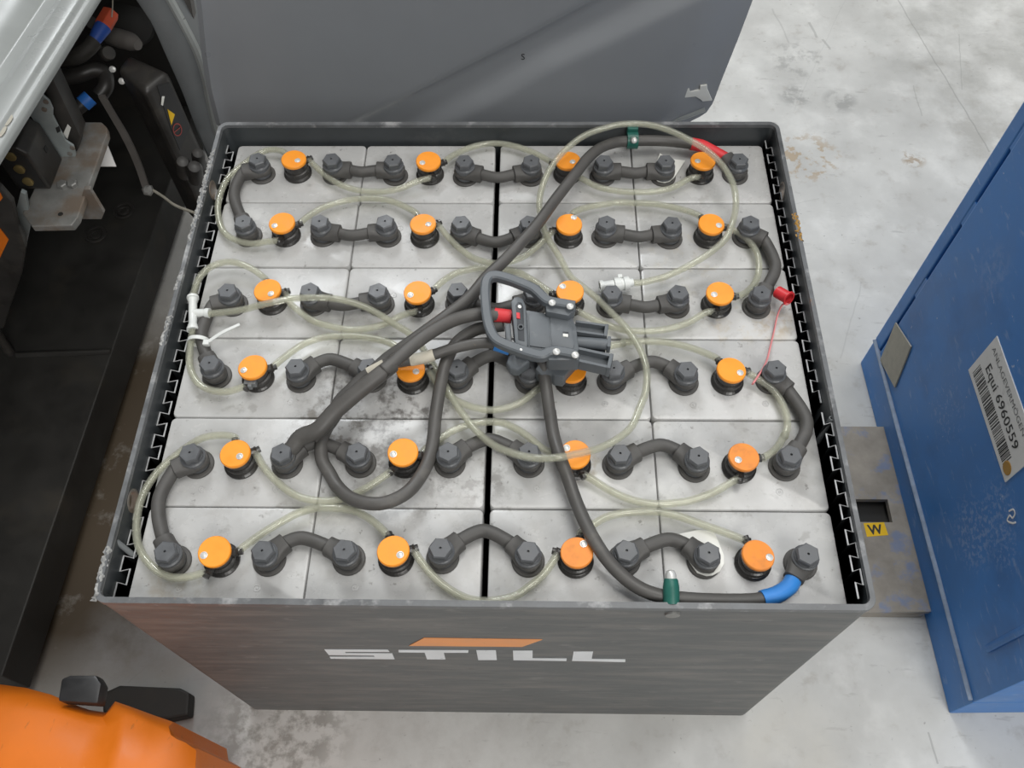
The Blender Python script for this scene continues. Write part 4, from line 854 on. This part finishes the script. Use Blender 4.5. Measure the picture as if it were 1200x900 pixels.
# controller cover
zt = .50
A_, B_, C_, D_ = U(136, 80, zt), U(169, 108, zt), U(199, 84, zt), U(150, 62, zt)
cover = thing('controller_cover', 'black plastic cover box with yellow and red warning stickers in the truck compartment', 'cover', ((A_+C_)/2)-V((0, 0, .38)))
bm = new(); prism(bm, [A_, B_, C_, D_], (0, 0, -.38)); bevel(bm, .014, 4); finish('cover_shell', bm, M_cover, cover, True)
nB = (C_-B_).cross(V((0, 0, 1))).normalized(); nB = nB if nB.dot(CAM-B_) > 0 else -nB
def BP(u, v, o=.001): return UP(u, v, B_+nB*o, nB)
bm = new(); prism(bm, [BP(u, v, .0012) for u, v in ((184, 100), (199, 97), (223, 150), (211, 176), (200, 150))], -nB*.001); finish('print_panel', bm, M_black, cover)
bm = new(); prism(bm, [BP(u, v, .0022) for u, v in ((196.5, 128), (205, 134), (201, 146.5))], -nB*.0008); finish('warning_triangle', bm, M_yellow, cover)['label'] = 'yellow warning triangle'
rc = BP(208, 152, .0022); ux = V((C_-B_)).normalized(); bm = new()
for i in range(24):
    a0, a1 = i/24*6.2832, (i+1)/24*6.2832
    q = [rc+ux*math.cos(a)*r_*.9+V((0, 0, math.sin(a)*r_*1.25)) for a, r_ in ((a0, .011), (a1, .011), (a1, .0092), (a0, .0092))]; bm.faces.new([bm.verts.new(v_) for v_ in q])
q = [rc+ux*a+V((0, 0, b)) for a, b in ((-.009, .001), (.009, .001), (.009, -.001), (-.009, -.001))]; bm.faces.new([bm.verts.new(v_) for v_ in q])
finish('prohibition_ring', bm, M_ringred, cover)['label'] = 'red prohibition ring'
bm = new(); q = [BP(u, v, .0022) for u, v in ((190, 113), (193, 113), (191, 124), (189, 123))]; prism(bm, q, -nB*.0006); finish('small_sticker', bm, M_white, cover)
for u, v in ((143, 95), (132, 81)):
    bm = new(); lathe(bm, [(.006, 0), (.0055, .003), (.002, .004)], U(u, v, zt-.03), 14, (.1, -.8, .5)); finish('cover_screw', bm, M_silver, cover, True)
for u, v, r_ in ((232, 180, .012), (228, 196, .014), (214, 190, .013)):
    bm = new(); c = U(u, v, .38); lathe(bm, [(r_, -.05), (r_, -.004), (r_*.8, .003), (r_*.3, .005)], c, 16, (.3, -.3, .9)); finish('cover_connector', bm, M_cover, cover, True)
# steel post in front of the cover
t = thing('steel_strut', 'grey steel strut standing in the truck compartment', 'strut', U(178, 222, .25))
a0, a1 = U(121, 112, .47), U(176, 222, .25)
bm = new(); P = [U(u, v, z) for u, v, z in ((119, 112, .48), (133, 136, .435), (147, 160, .39), (161, 190, .33), (172, 222, .27))]; sweep(bm, catmull(P, 4), [.006, .006, .0065, .0065, .0065], section=[(-1, -.4), (1, -.4), (1, .4), (-1, .4)], up=(0, -1, .3)); finish('strut_bar', bm, M_brown, t)
bm = new(); lathe(bm, [(.012, 0), (.011, .006), (.006, .010)], U(174, 223, .27), 6, (0, -.6, .8)); finish('strut_nut', bm, M_brkt, t)
bm = new(); sweep(bm, catmull([U(178, 222, .27), U(192, 231, .28), U(206, 241, .30), U(232, 251, .32)], 5), .0028, 8); tag(finish('grey_wire', bm, M_tapegrey, None, True, org=U(178, 222, .27)), 'thin pale wire hanging beside the scraped tray rim', 'wire')

# bracket and truck-side socket
zb_ = .48
br = thing('steel_bracket', 'flat brown stained steel bracket with welded gusset in truck compartment', 'bracket', U(70, 225, zb_))
bm = new(); prism(bm, [U(u, v, zb_) for u, v in ((85, 143), (119, 143), (125, 149), (126, 156), (91, 255), (84, 264), (37, 265), (26, 250), (55, 190))], (0, 0, -.013)); bevel(bm, .002); finish('plate', bm, M_brkt, br)
yg = U(100, 240, zb_-.02).y
bm = new(); prism(bm, [UY(u, v, yg) for u, v in ((98, 222), (105, 222), (122, 250), (119, 257), (88, 257))], (0, .008, 0)); bevel(bm, .001); finish('gusset', bm, M_brkt, br)
bm = new(); prism(bm, [UY(u, v, yg-.03) for u, v in ((14, 265), (24, 225), (30, 228), (36, 262), (30, 290), (24, 285))], (0, .008, 0)); bevel(bm, .001); finish('side_plate', bm, M_zincplate, br)
for u, v in ((86, 217), (74, 218)):
    bm = new(); lathe(bm, [(.0085, 0), (.0085, .006), (.0068, .0075)], U(u, v, zb_), 6); finish('bolt', bm, M_brkt, br)
bm = new(); lathe(bm, [(.004, 0), (.004, .0008)], U(71, 251, zb_), 14); finish('bolt_hole', bm, M_chass, br)
so = thing('truck_socket', 'black truck socket block with brass contacts standing on the steel bracket', 'socket', U(60, 222, zb_))
fb = U(60, 222, zb_); yS = fb.y
ftp = UY(29, 173, yS); fl = UY(4, 184, yS); xL = fb.x-.055
bm = new(); hgt = max(.07, min(.16, ftp.z-zb_)); shape = [(fb.x, zb_), (fb.x, zb_+hgt*.86), (fb.x-.012, zb_+hgt), (xL+.012, zb_+hgt), (xL, zb_+hgt*.86), (xL, zb_)]
prism(bm, [(x_, yS, z_) for x_, z_ in shape], (0, .068, 0)); bevel(bm, .004, 3); finish('socket_shell', bm, M_cover, so, True)
bm = new(); prism(bm, [(fb.x-.006-(fb.x-.012-xL)*a_, yS-.0008, zb_+.006+(hgt-.014)*b_) for a_, b_ in ((0, 0), (0, .85), (.2, 1), (.8, 1), (1, .85), (1, 0))], (0, .002, 0)); finish('socket_mouth', bm, M_bore, so)
for f_ in (.22, .52, .82):
    bm = new(); lathe(bm, [(.0085, 0), (.0085, .003), (.006, .004)], V(((fb.x+xL)/2, yS-.001, zb_+hgt*f_)), 16, (0, -1, 0)); finish('contact', bm, M_gold, so, True)
bm = new(); prism(bm, [(fb.x+.0012, yS+.04, zb_+hgt*.45), (fb.x+.0012, yS+.048, zb_+hgt*.45), (fb.x+.0012, yS+.048, zb_+hgt*.55), (fb.x+.0012, yS+.04, zb_+hgt*.55)], (-.002, 0, 0)); finish('lock_hole', bm, M_bore, so)
bm = new(); yb = yS+.074; prism(bm, [UY(u, v, yb) for u, v in ((46, 108), (58, 119), (62, 128), (62, 136), (70, 152), (77, 165), (86, 171), (89, 182), (86, 192), (79, 199), (70, 190), (50, 155), (33, 133))], (0, .004, 0)); bevel(bm, .0008); pl_ = finish('mounting_plate', bm, M_zincplate, so); pl_['label'] = 'pale zinc mounting plate'
for u, v in ((54, 119), (52, 128), (85, 173), (82, 180)):
    bm = new(); lathe(bm, [(.0042, 0), (.004, .002), (.002, .0022)], UY(u, v, yb-.0005), 12, (0, -1, 0)); finish('plate_screw', bm, M_brkt, so, True)
bm = new(); prism(bm, [UY(u, v, yb-.0006) for u, v in ((65, 150), (69, 148), (71, 154), (67, 156))], (0, .001, 0)); finish('plate_slot', bm, M_bore, so)
bm = new(); bb = [UY(u, v, yb+.012) for u, v in ((50, 98), (62, 92), (94, 160), (88, 190), (78, 185))]; prism(bm, bb, (0, .035, 0)); bevel(bm, .004, 2); finish('socket_rear', bm, M_cover, so, True)
bm = new(); prism(bm, [UY(u, v, yb+.008) for u, v in ((74, 157), (79, 146), (83, 150), (79, 163))], (0, .001, 0)); finish('paper_tag', bm, M_white, so)
bm = new(); prism(bm, [UP(u, v, (-.66, .9, .4), (.25, -.5, .83)) for u, v in ((112, 195), (126, 170), (136, 195))], V((0, .001, -.002))); tag(finish('paper_card', bm, M_sticker, None, org=U(122, 190, .4)), 'small pale printed card behind the steel bracket', 'card')
# hoses and fittings
def dhose(px, r, mat, label, name='truck_hose', rr=None, parts=()):
    t = thing(name, label, 'hose', U(px[0][0], px[0][1], px[0][2]), 'dark hoses in the truck compartment')
    bm = new(); sweep(bm, catmull([U(*p_) for p_ in px], 5), rr or r, 14); finish('hose_body', bm, mat, t, True)
    return t
t = dhose([(40, 72, .46), (66, 69, .48), (88, 67, .50), (102, 58, .51), (111, 48, .515)], .0135, M_hose_dark, 'braided dark hose ending in a blue and orange red fitting')
bm = new(); sweep(bm, [U(109, 50, .515), U(114, 42, .52), U(121, 31, .525)], [.010, .012, .0145], 14); finish('blue_fitting', bm, M_bluecap, t, True)['label'] = 'blue plastic fitting'
a_, b_ = U(120, 32, .525), U(130, 15, .53)
bm = new(); sweep(bm, [a_, b_], .0155, section=[(math.cos(k*math.pi/3), math.sin(k*math.pi/3)) for k in range(6)]); bevel(bm, .002); finish('hex_nut', bm, M_redorange, t)['label'] = 'orange red hex nut'
dhose([(30, 95, .42), (60, 92, .43), (90, 88, .44), (110, 82, .44), (122, 86, .43), (124, 100, .42), (116, 112, .41)], .0145, M_cover, 'smooth dark elbow hose beneath the braided hose')
t = dhose([(82, 135, .40), (90, 128, .41), (98, 121, .415)], .013, M_cover, 'short dark pipe stub with bright blue ring')
bm = new(); sweep(bm, [U(97, 122, .415), U(106, 114, .42)], .0145, 14); finish('blue_ring', bm, M_bluecap2, t, True)['label'] = 'bright blue ring'
t = thing('motor_end', 'rounded brown-grey pump body behind the blue fitting', 'pump', U(148, 48, .42))
bm = new(); P = [U(128, 42, .44), U(140, 45, .44), U(154, 49, .44), U(162, 53, .44)]; sweep(bm, catmull(P, 4), [.016, .018, .017, .010], 16); finish('pump_body', bm, M_brown, t, True)
for u, v in ((107, 27), (127, 62)):
    bm = new(); lathe(bm, [(.013, -.02), (.013, 0), (.011, .003), (.004, .003)], U(u, v, .47), 16, (.6, -.5, .5)); finish('pump_port', bm, M_cover, t, True)
bm = new(); lathe(bm, [(.05, -.03), (.05, 0), (.042, .006), (.01, .008)], U(150, 25, .36), 28, (.2, -.7, .6)); finish('pump_flange', bm, M_chass, t, True)
bm = new(); sweep(bm, catmull([U(132, -20, .6), U(132, 6, .56), U(131, 20, .54)], 4), .0012, 6); tag(finish('thin_wire', bm, M_tapegrey, None, True, org=U(132, 6, .56)), 'thin yellowish wire rising from the orange red nut', 'wire')
# hanging arm
yh = U(15, 300, .42).y
arm = thing('lever_arm', 'black hanging lever arm with orange decals and hooked scuffed tip', 'lever', U(10, 330, .42))
bm = new(); prism(bm, [UY(u, v, yh) for u, v in ((-60, 180), (0, 222), (14, 238), (20, 262), (30, 290), (24, 325), (10, 365), (4, 385), (-60, 385))], (0, .012, 0)); bevel(bm, .002); finish('arm_plate', bm, M_cover, arm)
for P in (((-20, 255), (0, 268), (10, 281), (0, 302), (-20, 330)), ((-12, 218), (0, 226), (3, 232), (0, 236), (-12, 236))):
    bm = new(); prism(bm, [UY(u, v, yh-.0012) for u, v in P], (0, .001, 0)); finish('decal', bm, M_orangebody, arm)['label'] = 'orange decal'
bm = new(); sweep(bm, catmull([UY(u, v, yh+.004) for u, v in ((-6, 385), (4, 402), (14, 416), (23, 426), (29, 432))], 5), [.007, .009, .010, .008], 12); finish('hook_tip', bm, M_cover, arm, True)

# ================================================================== ORANGE BODY
ob = thing('orange_fender', 'scratched orange painted steel fender beside the lettered tray corner', 'fender', U(90, 880, .0))
top = [(-60, 800), (0, 802), (30, 806), (60, 814), (80, 823), (105, 832), (124, 835), (135, 822), (150, 827), (180, 838), (203, 846), (205, 862), (216, 868), (231, 877)]
mid = [(-60, 830), (0, 831), (30, 832), (60, 837), (80, 842), (105, 849), (126, 853), (142, 844), (155, 841), (178, 851), (200, 861), (207, 866), (217, 870), (230, 879)]
bot = [(-80, 960), (-20, 960), (10, 960), (40, 960), (60, 960), (80, 960), (102, 960), (118, 960), (136, 960), (160, 960), (185, 960), (200, 960), (216, 960), (233, 960)]
zt_, zm_, zbm = .30, .345, .37
T0 = [U(u, v, zt_) for u, v in top]; T1 = [U(u, v, zm_) for u, v in mid]; T2 = [U(u, v, zbm) for u, v in bot]
for i, h_ in ((7, .005), (8, .007), (9, .001)): 
    T1[i] = T1[i]+V((0, 0, h_)); T2[i] = T2[i]+V((0, 0, h_*1.5))
bm = new(); rows = []
T05 = [a.lerp(b, .5)+V((0, 0, .012)) for a, b in zip(T0, T1)]
Tm = [a.lerp(b, .45)+V((0, 0, .010)) for a, b in zip(T1, T2)]
T3 = [p_+V((0, -.16, -.02)) for p_ in T2]
for R_ in ([V((p_.x, p_.y, .06)) for p_ in T0], T0, T05, T1, Tm, T2, T3, [V((p_.x, p_.y, .06)) for p_ in T3]): rows.append([bm.verts.new(p_) for p_ in R_])
for a, b in zip(rows, rows[1:]):
    for k in range(len(a)-1): bm.faces.new((a[k], a[k+1], b[k+1], b[k]))
for s_ in (0, -1): bm.faces.new([r_[s_] for r_ in rows])
for k in range(len(top)-1): bm.faces.new((rows[0][k], rows[0][k+1], rows[-1][k+1], rows[-1][k]))
finish('fender_shell', bm, M_orangebody, ob, True)
bm = new(); P = [U(u, v, .318) for u, v in ((78, 826), (82, 800), (92, 796), (122, 796), (128, 806), (124, 829))]; prism(bm, P, (0, 0, .026)); bevel(bm, .004, 2); q = finish('rubber_stop', bm, M_black, ob, True); q['label'] = 'black rubber stop block'
bm = new(); P = [U(u, v, .03) for u, v in ((120, 812), (140, 803), (210, 806), (222, 812), (220, 838), (195, 843), (120, 835))]; prism(bm, P, (0, 0, -.03)); bevel(bm, .004, 2); tag(finish('rubber_bar', bm, M_chass, None, org=V((P[2].x, P[2].y, 0))), 'black rubber bar lying on the floor beside the orange fender', 'rubber bar')
